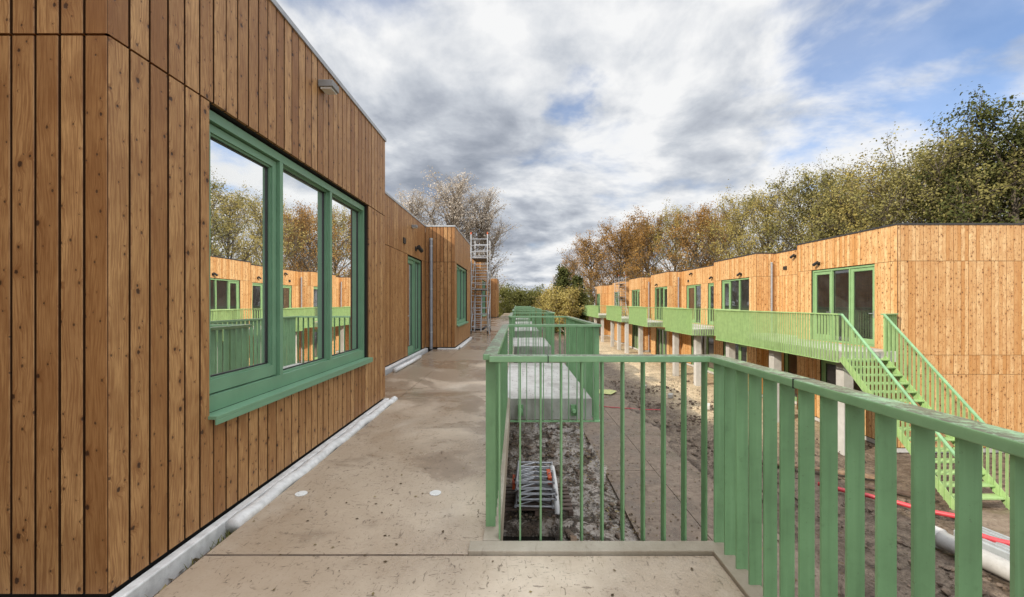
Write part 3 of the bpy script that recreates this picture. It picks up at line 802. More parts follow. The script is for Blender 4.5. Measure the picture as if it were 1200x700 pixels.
# leaf litter and clods
def scatter_quads(n, xr, yr, zf, size, mat, name, flat=0.5, hole=None):
    mb = MB()
    for _ in range(n):
        x, y = random.uniform(*xr), random.uniform(*yr)
        if hole and hole(x, y): continue
        s = size * random.uniform(0.5, 1.4); a = random.uniform(0, 6.28)
        u = Vector((math.cos(a), math.sin(a), random.uniform(-flat, flat))) * s; w = Vector((-math.sin(a), math.cos(a), random.uniform(-flat, flat))) * s * 0.6
        c = Vector((x, y, zf(x, y)))
        mb.quad(c - u, c - w, c + u, c + w, None, random.random())
    return props(mb.build(name, mat), kind='stuff')
scatter_quads(7500, (-1.0, 2.4), (7.0, 24), lambda x, y: 0.03 + 0.06 * noise.noise((x * 3.1, y * 3.1, 4)) + 0.02, 0.028, M['litter'], 'fallen_leaves', 0.6, lambda x, y: noise.noise((x * 1.3, y * 1.3, 2)) < -0.12 or (x < 0.9 and y < 8.5))
scatter_quads(2600, (2.3, 9.5), (4.5, 24), lambda x, y: 0.04, 0.025, M['litter'], 'fallen_leaves', 0.4)
scatter_quads(620, (-1.7, 1.05), (1.5, 12), lambda x, y: D + 0.005, 0.010, M['litter'], 'fallen_leaves', 0.12, lambda x, y: (x > GX and y > 2.3) or random.random() < 0.0)
scatter_quads(160, (-1.84, -1.74), (1.9, 6.0), lambda x, y: D - 0.055, 0.022, M['litter'], 'fallen_leaves', 0.6)
scatter_quads(260, (-0.1, 1.0), (6.2, 9.6), lambda x, y: D + 0.008, 0.014, M['clod'], 'fallen_leaves', 0.2)
mb = MB()
for _ in range(230):
    x, y = random.uniform(-1.82, -1.735), random.choice((random.uniform(2.3, 3.3), random.gauss(2.75, 0.22), random.uniform(2.0, 6.2)))
    h = random.uniform(0.03, 0.085); a = random.uniform(0, 6.28); l = Vector((math.cos(a), math.sin(a), 0)) * h * 0.7; w = Vector((-math.sin(a), math.cos(a), 0)) * 0.004
    b0 = Vector((x, y, D - 0.07)); tip = b0 + l + Vector((0, 0, h))
    mb.quad(b0 - w, b0 + w, tip + w * 0.2, tip - w * 0.2, None, random.random())
props(mb.build('weeds', M['leaf_hedge']), kind='stuff')
mb = MB()
def clod(mb, c, r):
    n0 = len(mb.v)
    t = (1 + 5 ** 0.5) / 2
    base = [(-1, t, 0), (1, t, 0), (-1, -t, 0), (1, -t, 0), (0, -1, t), (0, 1, t), (0, -1, -t), (0, 1, -t), (t, 0, -1), (t, 0, 1), (-t, 0, -1), (-t, 0, 1)]
    sx, sy, sz = r * random.uniform(0.6, 1.3), r * random.uniform(0.6, 1.3), r * random.uniform(0.35, 0.8)
    for b in base:
        k = random.uniform(0.7, 1.2) / 1.9
        mb.v.append((c[0] + b[0] * sx * k, c[1] + b[1] * sy * k, c[2] + b[2] * sz * k))
    for f in ((0, 11, 5), (0, 5, 1), (0, 1, 7), (0, 7, 10), (0, 10, 11), (1, 5, 9), (5, 11, 4), (11, 10, 2), (10, 7, 6), (7, 1, 8), (3, 9, 4), (3, 4, 2), (3, 2, 6), (3, 6, 8), (3, 8, 9), (4, 9, 5), (2, 4, 11), (6, 2, 10), (8, 6, 7), (9, 8, 1)):
        mb.face(tuple(n0 + i for i in f))
for _ in range(1500):
    x, y = random.uniform(-1.2, 2.3), random.uniform(5.2, 22)
    if -1.1 < x < 0.9 and 6.2 < y < 8.5: continue
    if noise.noise((x, y, 7)) < -0.1: continue
    clod(mb, (x, y, 0.02), random.choice((0.03, 0.04, 0.05, 0.08)))
for _ in range(2300):
    x, y = min(random.uniform(5.1, 11.5), random.uniform(5.1, 11.5)), random.uniform(3.5, 24)
    if noise.noise((x * 0.8, y * 0.8, 7)) < -0.05: continue
    if 8.9 < x < 10.8 and 7.4 < y < 8.8: continue
    clod(mb, (x, y, 0.02), random.choice((0.02, 0.03, 0.03, 0.04, 0.05, 0.08)))
props(mb.build('mud_rubble', M['clod']), kind='stuff')

# ------------------------------------------------------------------ things on the deck
def strip(pts, w0, w1, z0, z1, name, mat, label, cat, group=None, bevel=0.008):
    mb = MB(); mb.sweep(pts, w0, w1, z0, z1); return single(mb, name, mat, label, cat, group, bevel=bevel)
strip([(-2.77, 1.915), (-1.885, 1.915), (-1.885, 5.99)], -0.006, 0.055, D - 0.30, D + 0.034, 'membrane_upstand', M['membrane_white'], 'grey roofing membrane ledge along the foot of the near timber bay', 'flashing')
strip([(-2.4, 12.67), (-1.885, 12.67), (-1.885, 16.75)], 0.003, 0.09, D - 0.1, D + 0.03, 'membrane_upstand', M['membrane_white'], 'pale membrane ledge along the foot of the second timber bay', 'flashing')
strip([(-2.785, 6.06), (-2.785, 12.6)], -0.006, 0.10, D - 0.30, D + 0.034, 'membrane_upstand', M['membrane_white'], 'pale membrane ledge along the recess wall beside the narrow green door', 'flashing')
def roll(pts, r, label):
    mb = MB(); mb.tube(pts, r, 10)
    mb.v = [(x + 0.012 * noise.noise((x * 30, y * 5, z * 30)), y, z - 0.3 * max(0, z - pts[0][2] - 0.02) + 0.014 * noise.noise((x * 22, y * 7, z * 22 + 5))) for x, y, z in mb.v]
    o = single(mb, 'membrane_roll', M['membrane_white'], label, 'roll', 'membrane rolls lying by the walls', smooth=True); return o
P0 = []
for k in range(40):
    y = 2.62 + k * 0.088; P0.append((-1.785 + 0.008 * math.sin(k * 0.7) + 0.006 * random.random(), y, D + 0.004 + 0.008 * math.sin(k * 1.3)))
roll(P0, 0.05, 'long pale roll of membrane lying in the gutter under the big window')
roll([(-1.76, 12.9, D + 0.02), (-1.75, 14.2, D + 0.025), (-1.77, 15.6, D + 0.02)], 0.045, 'short pale roll of membrane lying by the second bay')
roll([(-2.46, 8.4, D + 0.04), (-2.44, 9.5, D + 0.045), (-2.46, 10.6, D + 0.04)], 0.05, 'pale roll of membrane beside the narrow green door')
for (x, y, lab) in ((-1.58, 3.06, 'small white plastic cap on the walkway close to the wall'), (-0.60, 3.07, 'small white plastic cap in the middle of the walkway')):
    r = empty('drain_cover', (x, y, D), lab, 'cap', 'white caps set in the walkway')
    m2 = MB(); m2.tube([(x, y, D + 0.001), (x, y, D + 0.006)], 0.042, 24); m2.build('cap_disc', M['white'], r)
    m2 = MB(); m2.tube([(x, y, D + 0.006), (x, y, D + 0.009)], 0.022, 18); m2.build('cap_button', M['white'], r)

# ---- scaffold towers
def tower(x0, x1, y0, y1, zb, H, label):
    r = empty('scaffold_tower', ((x0 + x1) / 2, (y0 + y1) / 2, zb), label, 'scaffold', 'aluminium scaffold towers')
    for yy in (y0, y1):
        for xx in (x0, x1):
            m2 = MB(); m2.tube([(xx, yy, zb + 0.16), (xx, yy, zb + H)], 0.025, 8); m2.build('standard', M['alu'], r)
            m2 = MB(); m2.tube([(xx - 0.02, yy, zb + 0.09), (xx + 0.02, yy, zb + 0.09)], 0.085, 14); w = m2.build('castor', M['rubber'], r)
            m2 = MB(); m2.box(xx - 0.035, xx + 0.035, yy - 0.04, yy + 0.04, zb + 0.13, zb + 0.19); m2.build('fork', M['alu'], w)
        k = 0
        z = zb + 0.32
        while z < zb + H - 0.05:
            m2 = MB(); m2.tube([(x0, yy, z), (x1, yy, z)], 0.016, 6); m2.build('rung', M['alu'], r); z += 0.28
    for xx in (x0, x1):
        for z in (0.3, 1.9, 2.1, 2.5, 3.5, 4.0, 4.42):
            if z < H:
                m2 = MB(); m2.tube([(xx, y0, zb + z), (xx, y1, zb + z)], 0.018, 6); m2.build('ledger', M['alu'], r)
        for a, b in ((0.35, 1.85), (2.1, 3.5)):
            m2 = MB(); m2.tube([(xx, y0, zb + a), (xx, y1, zb + b)], 0.016, 6); m2.build('brace', M['alu'], r)
    m2 = MB(); m2.box(x0 + 0.03, x1 - 0.03, y0 + 0.03, y1 - 0.03, zb + 2.0, zb + 2.05); m2.build('platform', M['plank'], r)
    m2 = MB(); m2.box(x0 + 0.03, x1 - 0.03, y0 + 0.03, y1 - 0.03, zb + 3.38, zb + 3.43); m2.build('platform', M['plank'], r)
    for xx in (x0, x1):
        m2 = MB(); m2.tube([(xx, y0, zb + H), (xx, y0, zb + H + 0.1)], 0.027, 8); m2.build('end_cap', M['orange'], r)
    # stabilising outrigger and inner ladder
    m2 = MB(); m2.tube([(x1, y0, zb + 1.5), (x1 + 0.12, y0 - 0.5, zb + 0.03)], 0.02, 8); m2.build('outrigger', M['alu'], r)
    for dx in (0.12, 0.42):
        m2 = MB(); m2.bar((x0 + dx, y0 + 0.2, zb + 0.1), (x0 + dx, y0 + 0.65, zb + 2.0), 0.05, 0.025); m2.build('ladder_rail', M['alu'], r)
    for k in range(7):
        f = (k + 0.5) / 7
        m2 = MB(); m2.tube([(x0 + 0.12, y0 + 0.2 + 0.45 * f, zb + 0.1 + 1.9 * f), (x0 + 0.42, y0 + 0.2 + 0.45 * f, zb + 0.1 + 1.9 * f)], 0.014, 6); m2.build('ladder_rung', M['alu'], r)
tower(-2.05, -1.32, 18.65, 20.45, D, 4.45, 'tall aluminium scaffold tower on castors against the timber recess')
tower(10.7, 11.43, 44.0, 45.8, D, 4.2, 'aluminium scaffold tower standing on the opposite gallery')

# ------------------------------------------------------------------ things on the ground
def pallet(cx, cy, z, w, l, label):
    r = empty('wooden_pallet', (cx, cy, z), label, 'pallet', 'pallets under the scaffold frames')
    n = 7
    for i in range(n):
        y = cy - l / 2 + (i + 0.5) * l / n
        m2 = MB(); m2.box(cx - w / 2, cx + w / 2, y - 0.05, y + 0.05, z + 0.10, z + 0.122); m2.build('deck_board', M['plank_dark'], r)
    for x in (-w / 2 + 0.05, 0, w / 2 - 0.05):
        m2 = MB(); m2.box(cx + x - 0.05, cx + x + 0.05, cy - l / 2, cy + l / 2, z, z + 0.10); m2.build('bearer', M['plank_dark'], r)
pallet(0.42, 9.3, 0.02, 1.5, 1.25, 'dark muddy wooden pallet under the pile of scaffold frames')
def lattice(cx, cy, z, w, l, ang, label):
    r = empty('scaffold_lattice', (cx, cy, z), label, 'scaffold frame', 'scaffold frames piled on the pallet')
    ca, sa = math.cos(ang), math.sin(ang)
    def T(x, y, dz=0): return (cx + ca * x - sa * y, cy + sa * x + ca * y, z + dz)
    for x in (-w / 2, w / 2):
        m2 = MB(); m2.tube([T(x, -l / 2), T(x, l / 2)], 0.028, 8); m2.build('side_tube', M['alu'], r)
    for k in range(5):
        y = -l / 2 + 0.04 + k * (l - 0.08) / 4
        m2 = MB(); m2.tube([T(-w / 2, y), T(w / 2, y)], 0.02, 7); m2.build('rung', M['alu'], r)
    for k in range(4):
        y = -l / 2 + 0.04 + k * (l - 0.08) / 4; y2 = y + (l - 0.08) / 4
        for a, b in ((-1, 0), (1, 0)):
            m2 = MB(); m2.tube([T(a * w / 2, y), T(0, y2)], 0.014, 6); m2.build('brace', M['alu'], r)
for k in range(5):
    lattice(0.40 + 0.02 * ((k * 7) % 3 - 1), 9.3 + 0.03 * ((k * 5) % 3 - 1), 0.20 + k * 0.12, 0.78, 1.15, 0.03 * ((k * 3) % 4 - 1.5),
            ['lowest aluminium frame of the pile on the muddy pallet', 'second lowest aluminium frame of the pile on the pallet', 'middle aluminium frame of the pile on the pallet',
             'second highest aluminium frame of the pile on the pallet', 'topmost aluminium lattice frame of the pile on the pallet'][k])
mb = MB(); mb.tube([(0.84, 8.68, 0.06), (0.82, 9.1, 0.50), (0.79, 9.5, 0.72)], 0.06, 12)
single(mb, 'plastic_pipe', M['white'], 'short white plastic pipe leaning on the scaffold frame pile', 'pipe', smooth=True)
for (x, y, z, lab) in ((-0.06, 9.3, 0.5, 'orange red clamp hooked on the pile side toward the wall'), (0.70, 9.2, 0.66, 'orange red clamp on top of the frame pile by the white pipe')):
    r = empty('scaffold_clamp', (x, y, z), lab, 'clamp', 'orange clamps on the frame pile')
    m2 = MB(); m2.box(x - 0.045, x + 0.045, y - 0.24, y + 0.24, z - 0.10, z + 0.04); m2.build('clamp_body', M['orange'], r, bevel=0.008)
    m2 = MB(); m2.tube([(x, y - 0.05, z + 0.03), (x, y - 0.05, z + 0.07)], 0.015, 8); m2.build('clamp_bolt', M['alu'], r)
# planks around the pit
def plank(p, q, w, h, label, mat=None):
    mb = MB(); mb.bar(p, q, w, h); return single(mb, 'timber_plank', mat or M['plank'], label, 'plank', 'loose timber planks in the mud', bevel=0.004)
plank((-0.35, 8.3, 0.06), (-0.28, 9.6, 0.09), 0.14, 0.04, 'muddy plank lying beside the pallet near the walkway', M['plank_dark'])
plank((-0.30, 6.9, 0.03), (-0.38, 8.1, 0.06), 0.16, 0.05, 'grey plank at the edge of the dark water pit')
plank((0.98, 6.6, 0.05), (1.06, 7.9, 0.04), 0.12, 0.04, 'pale plank on the far edge of the dark water pit')
plank((6.9, 11.4, 0.1), (9.0, 10.3, 0.13), 0.2, 0.05, 'long brown plank pointing at the stair foot', M['plank'])
plank((8.1, 10.1, 0.09), (9.3, 9.3, 0.10), 0.18, 0.05, 'short brown plank beside the stair foot', M['plank_dark'])
plank((8.4, 7.6, 0.1), (10.2, 6.9, 0.14), 0.22, 0.05, 'brown plank in front of the stair landing', M['plank'])
plank((8.0, 7.0, 0.12), (9.8, 6.3, 0.08), 0.18, 0.05, 'dark plank by the grey plastic channel', M['plank_dark'])
def hose(pts, r, label, cat='conduit'):
    P = [Vector(p) for p in pts]; out = []
    for a, b in zip(P[:-1], P[1:]):
        for k in range(5): out.append(a.lerp(b, k / 5) + Vector((0, 0, 0.012 * math.sin(k * 1.9))))
    out.append(P[-1])
    mb = MB(); mb.tube(out, r, 10); return single(mb, 'cable_conduit', M['red'], label, cat, 'red conduits lying in the mud', smooth=True)
hose([(7.2, 10.0, 0.12), (8.0, 9.2, 0.13), (9.0, 8.2, 0.16)], 0.05, 'thick red conduit lying in the mud below the stair')
hose([(7.9, 7.35, 0.42), (8.4, 6.9, 0.40), (9.2, 6.3, 0.3)], 0.05, 'red conduit resting over the grey plastic channel')
hose([(2.3, 18.2, 0.06), (3.3, 17.9, 0.06), (4.4, 17.4, 0.06), (6.0, 17.0, 0.08)], 0.018, 'thin red cable crossing the muddy road', 'cable')
r = empty('sewer_pipe', (7.75, 7.0, 0.2), 'large pale grey sewer pipe with socket end lying in the mud', 'pipe')
m2 = MB(); m2.tube([(7.62, 7.55, 0.2), (8.25, 4.2, 0.2)], 0.15, 24); m2.build('pipe_barrel', M['pipe'], r, smooth=True)
m2 = MB(); m2.tube([(7.585, 7.74, 0.2), (7.625, 7.52, 0.2)], 0.178, 24); m2.build('socket', M['pipe'], r, smooth=True)
r = empty('drain_channel', (8.45, 6.9, 0.0), 'grey ribbed plastic drain channel lying behind the sewer pipe', 'channel')
m2 = MB()
m2.bar((8.15, 7.6, 0.22), (8.75, 5.0, 0.22), 0.62, 0.30); m2.build('channel_body', M['greyplastic'], r, bevel=0.02)
dd = (Vector((8.75, 5.0, 0)) - Vector((8.15, 7.6, 0))).normalized(); nn = Vector((dd.y, -dd.x, 0))
for k in range(5):
    o = nn * (-0.24 + 0.12 * k)
    m2 = MB(); m2.bar(Vector((8.15, 7.6, 0.385)) + o, Vector((8.75, 5.0, 0.385)) + o, 0.05, 0.03); m2.build('rib', M['greyplastic'], r)
mb = MB(); mb.bar((8.02, 6.9, 0.30), (8.18, 6.2, 0.30), 0.012, 0.06); single(mb, 'marker_tape', M['yellow'], 'yellow strip stuck on the side of the grey channel', 'tape')
for (x, y, s, lab) in ((7.1, 19.4, 0.26, 'pale concrete block in the mud nearest the red cable'), (6.5, 21.5, 0.22, 'pale concrete block in the mud halfway to the posts'), (7.9, 17.4, 0.28, 'pale concrete block in the mud near the gallery posts')):
    mb = MB(); mb.bar((x, y, 0.1), (x + 0.15, y + s, 0.12), s * 0.8, s * 0.7); single(mb, 'concrete_block', M['slab'], lab, 'block', 'loose concrete blocks in the yard', bevel=0.012)
mb = MB(); mb.quad((3.9, 20.3, 0.06), (4.5, 20.0, 0.07), (4.7, 21.0, 0.09), (4.1, 21.2, 0.06)); mb.quad((4.5, 20.0, 0.07), (4.9, 20.5, 0.12), (4.85, 20.9, 0.08), (4.7, 21.0, 0.09))
single(mb, 'plastic_sheet', M['palesheet'], 'crumpled yellow green plastic sheet on the muddy road', 'sheet')

# ------------------------------------------------------------------ trees
def make_tree(name, seed, H, R, base, nleaf, leafsize, leafmat, barkmat, up=0.6, limbs=22, clump=0.55, twigs=7, conifer=False, parent_loc=(0, 0, 0)):
    rr = random.Random(seed); ng = np.random.default_rng(seed)
    root = bpy.data.objects.new(name, None); COL.objects.link(root)
    wood = MB(); tips = []
    tr = 0.018 * H + 0.06
    lean = Vector((rr.uniform(-.04, .04), rr.uniform(-.04, .04), 1))
    tp = [Vector((0, 0, -0.2))]; cur = Vector((0, 0, -0.2))
    for k in range(8):
        cur = cur + Vector((lean.x + rr.uniform(-.07, .07), lean.y + rr.uniform(-.07, .07), 1)) * (H * 0.9 / 8); tp.append(cur.copy())
    wood.tube(tp, tr, 7, tr * 0.12)
    def along(f):
        f = min(max(f, 0), 0.999) * 8; i = int(f); return tp[i].lerp(tp[i + 1], f - i)
    for k in range(limbs):
        f = base + (0.96 - base) * ((k + rr.random()) / limbs)
        o = along(f); a = k * 2.399 + rr.uniform(-.5, .5)
        rel = (f - base) / (1 - base)
        if conifer: ln = R * (1.02 - rel) + 0.25
        else: ln = R * (0.35 + 0.85 * math.sin(math.pi * min(1, 0.22 + rel * 0.72))) * rr.uniform(0.72, 1.12)
        d = Vector((math.cos(a), math.sin(a), (up + 0.45 * rel) if not conifer else -0.15 + rr.uniform(-.1, .1)))
        d.normalize(); pts = [o]; c = o.copy()
        for s in range(5):
            d = (d + Vector((rr.uniform(-.2, .2), rr.uniform(-.2, .2), rr.uniform(-.05, .2) if not conifer else rr.uniform(-.1, .1)))).normalized()
            c = c + d * (ln / 5); pts.append(c.copy())
        lr = tr * (0.42 - 0.25 * rel)
        wood.tube(pts, lr, 5, 0.012, cap=False)
        tips.append(pts[-1])
        for t in range(twigs):
            g = rr.uniform(0.25, 1.0) * 5; i = min(4, int(g)); q = pts[i].lerp(pts[i + 1], g - i)
            dd = (d * 0.5 + Vector((rr.uniform(-1, 1), rr.uniform(-1, 1), rr.uniform(-.3, 1) if not conifer else rr.uniform(-.4, .3)))).normalized()
            l2 = ln * rr.uniform(0.18, 0.42); e1 = q + dd * l2 * 0.5; e2 = e1 + (dd + Vector((rr.uniform(-.4, .4), rr.uniform(-.4, .4), rr.uniform(-.1, .5)))).normalized() * l2 * 0.5
            wood.tube([q, e1, e2], lr * 0.35, 4, 0.008, cap=False); tips += [e1, e2, q]
            for t2 in range(2):
                d3 = (dd + Vector((rr.uniform(-1, 1), rr.uniform(-1, 1), rr.uniform(-.3, .8)))).normalized(); e3 = e1.lerp(e2, rr.random()) + d3 * l2 * 0.5
                wood.tube([e1, e3], 0.012, 3, 0.006, cap=False); tips.append(e3)
    w = wood.build('trunk', barkmat); w.parent = root
    T = np.array([tuple(t) for t in tips])
    wgt = ng.random(len(T)) ** 2.6 + 0.03; wgt /= wgt.sum()
    idx = ng.choice(len(T), nleaf, p=wgt)
    C = T[idx] + ng.normal(0, 1, (nleaf, 3)) * np.array([clump, clump, clump * 0.8])
    ctone = ng.random(len(T))
    unit = lambda q: q / (np.linalg.norm(q, axis=1)[:, None] + 1e-6)
    mid = np.array([0, 0, H * 0.5])
    nrm = unit(0.75 * unit(C - T[idx]) + 0.6 * unit((C - mid) * np.array([1, 1, 0.6])) + 0.55 * ng.normal(0, 1, (nleaf, 3)) + np.array([0, 0, 0.25]))
    a = unit(np.cross(nrm, ng.normal(0, 1, (nleaf, 3)))); b = np.cross(nrm, a)
    s = leafsize * (0.5 + ng.random(nleaf))[:, None]
    V = np.stack([C - a * s, C - b * s * 0.62, C + a * s, C + b * s * 0.62], 1).reshape(-1, 3)
    me = bpy.data.meshes.new('crown')
    me.vertices.add(nleaf * 4); me.vertices.foreach_set('co', V.ravel())
    me.loops.add(nleaf * 4); me.loops.foreach_set('vertex_index', np.arange(nleaf * 4))
    me.polygons.add(nleaf); me.polygons.foreach_set('loop_start', np.arange(0, nleaf * 4, 4)); me.polygons.foreach_set('loop_total', np.full(nleaf, 4))
    at = me.attributes.new('tone', 'FLOAT', 'FACE'); at.data.foreach_set('value', np.clip(0.72 * ctone[idx] + 0.28 * ng.random(nleaf), 0, 1))
    me.materials.append(leafmat); me.update(calc_edges=True)
    o = bpy.data.objects.new('crown', me); COL.objects.link(o); o.parent = root
    return root

PROTO = {
    'olive': make_tree('deciduous_tree', 1, 15, 5.2, 0.14, 24000, 0.078, M['leaf_olive'], M['bark'], limbs=32, twigs=10, clump=0.33),
    'olive2': make_tree('deciduous_tree', 2, 15, 5.0, 0.12, 16000, 0.080, M['leaf_gold'], M['bark'], limbs=30, twigs=9, clump=0.34),
    'rust': make_tree('deciduous_tree', 3, 15, 5.2, 0.12, 17000, 0.09, M['leaf_rust'], M['bark'], limbs=32, twigs=9, clump=0.36),
    'dark': make_tree('deciduous_tree', 4, 15, 4.4, 0.12, 30000, 0.085, M['leaf_dark'], M['bark'], limbs=32, twigs=10, clump=0.34),
    'tan': make_tree('poplar_tree', 5, 16, 4.6, 0.12, 9000, 0.075, M['leaf_tan'], M['bark_pale'], up=1.7, limbs=46, twigs=10, clump=0.28),
    'bush': make_tree('bush', 6, 5, 2.4, 0.05, 9000, 0.10, M['leaf_hedge'], M['bark_pale'], limbs=20, twigs=6, clump=0.4),
    'bush2': make_tree('bush', 8, 5, 2.6, 0.05, 8000, 0.10, M['leaf_gold'], M['bark_pale'], limbs=20, twigs=6, clump=0.34),
    'conifer': make_tree('conifer_tree', 7, 10, 1.7, 0.08, 8000, 0.13, M['leaf_dark'], M['bark'], conifer=True, limbs=46, twigs=5, clump=0.28),
}
used = set()
def place(kind, px, top, Y, label, group, R=1.0, H0={'olive': 15, 'olive2': 15, 'rust': 15, 'dark': 15, 'tan': 16, 'bush': 5, 'bush2': 5, 'conifer': 10}):
    X = (px - 606) / 490 * Y; h = (355 - top) / 490 * Y + EYE
    s = h / (H0[kind] * (1.0 if kind in ('conifer',) else 1.07))
    loc = (X, Y, 0); rz = random.uniform(0, 6.28); sc = (s * R, s * R, s)
    if kind in used: o = dup(PROTO[kind], loc=loc, rotz=rz, scale=sc)
    else:
        o = PROTO[kind]; used.add(kind); o.location = loc; o.rotation_euler = (0, 0, rz); o.scale = sc
    o['label'] = label; o['category'] = 'bush' if kind.startswith('bush') else 'tree'
    if group: o['group'] = group
GT = 'autumn trees behind the opposite wing'
for (k, px, top, Y, R, lab) in [
    ('dark', 1205, 98, 24.5, 0.9, 'dense dark green tree at the edge behind the sunlit gable'),
    ('olive', 1150, 150, 27, 0.95, 'tall olive tree next to the dense dark green tree'),
    ('olive', 1085, 160, 29, 1.0, 'olive tree above the near corner of the opposite wing'),
    ('olive2', 1020, 182, 33, 1.0, 'golden olive tree above the three part glazed door'),
    ('olive', 960, 192, 38, 0.95, 'olive tree above the first recess of the opposite wing'),
    ('olive2', 905, 212, 44, 0.85, 'golden olive tree above the second glazed bay'),
    ('olive2', 862, 222, 52, 0.8, 'thin golden tree showing sky between its branches'),
    ('rust', 815, 240, 60, 0.9, 'rust brown tree behind the middle of the opposite wing'),
    ('olive2', 790, 238, 70, 0.8, 'yellowish tree among the rust brown ones'),
    ('rust', 758, 245, 72, 0.85, 'full rust brown tree above the third bay'),
    ('rust', 726, 256, 78, 0.95, 'rust brown tree above the far end of the opposite wing'),
    ('rust', 694, 272, 84, 1.0, 'smaller rust tree stepping down past the far wing'),
    ('rust', 668, 300, 95, 0.8, 'low rust tree at the far end of the yard'),
    ('olive', 1250, 130, 33, 1.0, 'olive tree half hidden behind the dark green tree'),
    ('olive2', 1115, 165, 36, 1.0, 'second row olive tree showing between two taller crowns'),
    ('olive', 985, 198, 46, 1.0, 'second row olive tree behind the first recess tree'),
    ('rust', 840, 240, 74, 0.8, 'second row rust tree showing behind the thin golden tree'),
    ('rust', 740, 262, 92, 0.75, 'second row rust tree at the far end of the tree line'),
    ]: place(k, px, top, Y, lab, GT, R)
for (px, top, Y, R, lab) in [(482, 222, 58, 1.25, 'pale tan poplar showing lowest over the timber roof edge'), (522, 200, 60, 1.35, 'tallest tan poplar with bare upright twigs behind the near wing'), (558, 216, 62, 1.2, 'tan poplar with bare twigs right behind the scaffold tower')]:
    place('tan', px, top, Y, lab, 'bare tan poplars behind the near wing', R)
for (px, top, Y, lab) in [(655, 300, 60, 'narrow dark conifer left of the rust trees'), (676, 312, 58, 'lower dark conifer close to the far balcony')]:
    place('conifer', px, top, Y, lab, 'dark conifers at the end of the yard')
for (px, top, Y, R, lab) in [(588, 338, 70, 1.0, 'yellow green bush next to the far end of the near wing'), (606, 341, 66, 0.95, 'yellow green bush straight down the walkway'), (626, 342, 68, 1.0, 'yellow green bush between walkway and conifers'),
                             (645, 340, 62, 1.0, 'golden bush in front of the narrow conifer'), (664, 338, 56, 0.9, 'pale branched bush in front of the far balcony'), (684, 346, 72, 0.9, 'low bush behind the last balcony'), (560, 340, 90, 1.0, 'distant bush behind the far timber bay')]:
    place('bush2' if 'golden' in lab or 'pale' in lab else 'bush', px, top, Y, lab, 'bushes closing the far end of the yard', R)

# ------------------------------------------------------------------ light, sky, camera
sx_, sy_, sz_ = 1.0, 0.55, -0.68         # direction the sunlight travels
hor = math.hypot(sx_, sy_); elev = math.atan2(-sz_, hor)
sun = bpy.data.lights.new('sun', 'SUN'); sun.energy = 5.0; sun.angle = math.radians(0.5); sun.color = (1.0, 0.90, 0.74)
so = bpy.data.objects.new('sun', sun); COL.objects.link(so)
so.rotation_euler = Vector((sx_, sy_, sz_)).to_track_quat('-Z', 'Y').to_euler(); so.location = (-20, -10, 30)

W = bpy.data.worlds.new('World'); scene.world = W; W.use_nodes = True
t = NT.__new__(NT); t.t = W.node_tree; t.t.nodes.clear(); t.m = W
out = t.n('ShaderNodeOutputWorld')
sky = t.n('ShaderNodeTexSky', sky_type='NISHITA'); sky.sun_disc = False; sky.sun_elevation = elev
sky.sun_rotation = math.atan2(-sx_, -sy_); sky.air_density = 1.0; sky.dust_density = 0.6; sky.ozone_density = 1.5
bg1 = t.n('ShaderNodeBackground'); bg1.inputs[1].default_value = 0.15
tint = t.mix(1.0, sky.outputs[0], (0.80, 0.95, 1.15), 'MULTIPLY'); t.l(tint, bg1.inputs[0])
dirv = t.n('ShaderNodeTexCoord').outputs['Generated']
sp = t.n('ShaderNodeSeparateXYZ'); t.l(dirv, sp.inputs[0])
zz = t.math('ADD', t.math('MAXIMUM', sp.outputs[2], 0.0), 0.22)
cb = t.n('ShaderNodeCombineXYZ'); t.l(t.math('DIVIDE', sp.outputs[0], zz), cb.inputs[0]); t.l(t.math('DIVIDE', sp.outputs[1], zz), cb.inputs[1]); cb.inputs[2].default_value = 3.7
big = t.noise(cb.outputs[0], 0.75, 3, 0.5, 0.0)
def density(off):
    v = t.vmath('ADD', cb.outputs[0], off)
    w = t.noise(v, 0.9, 3, 0.5, 0.0, col=True)
    v2 = t.vmath('ADD', v, t.vmath('MULTIPLY', t.vmath('SUBTRACT', w, (0.5, 0.5, 0.5)), (0.55, 0.55, 0.55)))
    return t.noise(v2, 1.35, 11, 0.56, 0.0)
dn0 = density((0, 0, 0)); dn1 = density((-0.11, -0.10, 0.04))
wn = t.noise(cb.outputs[0], 1.7, 6, 0.6, 0.3, col=True)
wdir = t.vmath('ADD', t.vmath('NORMALIZE', dirv), t.vmath('MULTIPLY', t.vmath('SUBTRACT', wn, (0.5, 0.5, 0.5)), (0.55, 0.55, 0.55)))
def blob(px, py, r):
    v = Vector(((px - 606) / 490, 1, (355 - py) / 490)).normalized()
    d = t.vmath('DISTANCE', wdir, tuple(v))
    return t.ramp(d, r, 0.0)
holes = t.math('MAXIMUM', blob(1075, 55, 0.30), t.math('MAXIMUM', blob(1180, 20, 0.24), t.math('MAXIMUM', t.math('MULTIPLY', blob(664, 78, 0.14), 0.6), t.math('MULTIPLY', blob(380, 10, 0.3), 0.75))))
cov = t.math('ADD', t.math('ADD', t.math('MULTIPLY', big, 0.4), t.math('MULTIPLY', dn0, 0.8)), t.math('MULTIPLY', holes, -0.33))
cov = t.ramp(cov, 0.33, 0.54, 0.22, 1.0)
dark = t.math('MAXIMUM', t.math('MULTIPLY', blob(545, 255, 0.38), 1.0), t.math('MULTIPLY', blob(860, 150, 0.2), 0.55))
brt = t.math('MAXIMUM', blob(690, 175, 0.3), t.math('MAXIMUM', t.math('MULTIPLY', blob(470, 90, 0.28), 0.7), t.math('MULTIPLY', blob(1010, 160, 0.35), 0.8)))
relief = t.math('MULTIPLY', t.math('SUBTRACT', dn0, dn1), 3.3)
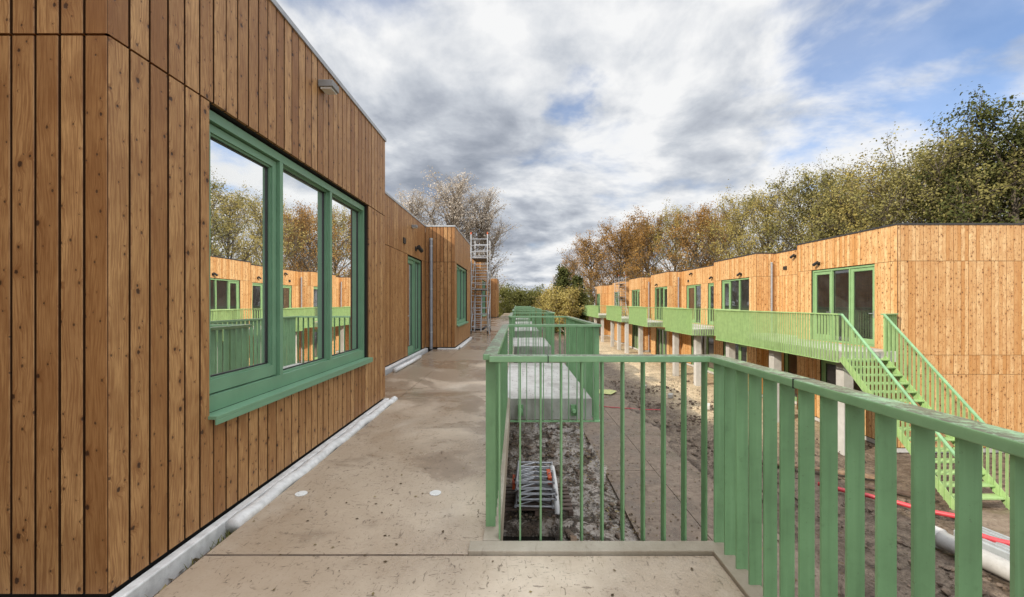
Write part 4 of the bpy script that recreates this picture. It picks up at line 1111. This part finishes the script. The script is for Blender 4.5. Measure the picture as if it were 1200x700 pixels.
sh = t.math('ADD', t.math('ADD', 0.79, relief), t.math('MULTIPLY', t.math('SUBTRACT', 0.5, big), 0.7))
sh = t.math('ADD', sh, t.math('MULTIPLY', dark, -0.46)); sh = t.math('ADD', sh, t.math('MULTIPLY', brt, 0.16))
shade = t.ramp(sh, 0.05, 1.0, smooth=False)
cr = t.n('ShaderNodeValToRGB'); t.l(shade, cr.inputs[0])
els = cr.color_ramp.elements
els[0].position = 0.0; els[0].color = (0.30, 0.335, 0.40, 1); els[1].position = 1.0; els[1].color = (0.93, 0.935, 0.94, 1)
for p, c in ((0.3, (0.43, 0.465, 0.53, 1)), (0.58, (0.60, 0.635, 0.69, 1)), (0.8, (0.78, 0.80, 0.83, 1))):
    x = els.new(p); x.color = c
bg2 = t.n('ShaderNodeBackground'); t.l(cr.outputs[0], bg2.inputs[0])
# clouds overhead and behind the viewer, out of view, brightened as added fill light
ndir = t.vmath('NORMALIZE', dirv); nsx = t.n('ShaderNodeSeparateXYZ'); t.l(ndir, nsx.inputs[0])
fill_glow = t.math('ADD', t.ramp(nsx.outputs[2], 0.60, 0.88, 0.0, 1.9), t.ramp(nsx.outputs[1], 0.05, -0.6, 0.0, 0.7))
t.l(t.math('ADD', 1.0, fill_glow), bg2.inputs[1])
mx = t.n('ShaderNodeMixShader'); t.l(cov, mx.inputs[0]); t.l(bg1.outputs[0], mx.inputs[1]); t.l(bg2.outputs[0], mx.inputs[2]); t.l(mx.outputs[0], out.inputs[0])

cam = bpy.data.cameras.new('camera'); co = bpy.data.objects.new('camera', cam); COL.objects.link(co)
cam.sensor_fit = 'HORIZONTAL'; cam.sensor_width = 36; cam.lens = 490 / 1200 * 36; cam.shift_x = -6 / 1200; cam.shift_y = 5 / 1200
cam.clip_start = 0.05; cam.clip_end = 3000
co.location = (0, 0, EYE); co.rotation_euler = (math.radians(90), 0, 0)
scene.camera = co

scene.render.engine = 'CYCLES'
scene.cycles.use_denoising = True
scene.cycles.use_adaptive_sampling = True; scene.cycles.adaptive_threshold = 0.015
scene.cycles.max_bounces = 8; scene.cycles.diffuse_bounces = 4; scene.cycles.glossy_bounces = 4; scene.cycles.transparent_max_bounces = 12
scene.cycles.caustics_reflective = False; scene.cycles.caustics_refractive = False
scene.view_settings.view_transform = 'Standard'; scene.view_settings.look = 'None'; scene.view_settings.exposure = 0; scene.view_settings.gamma = 1
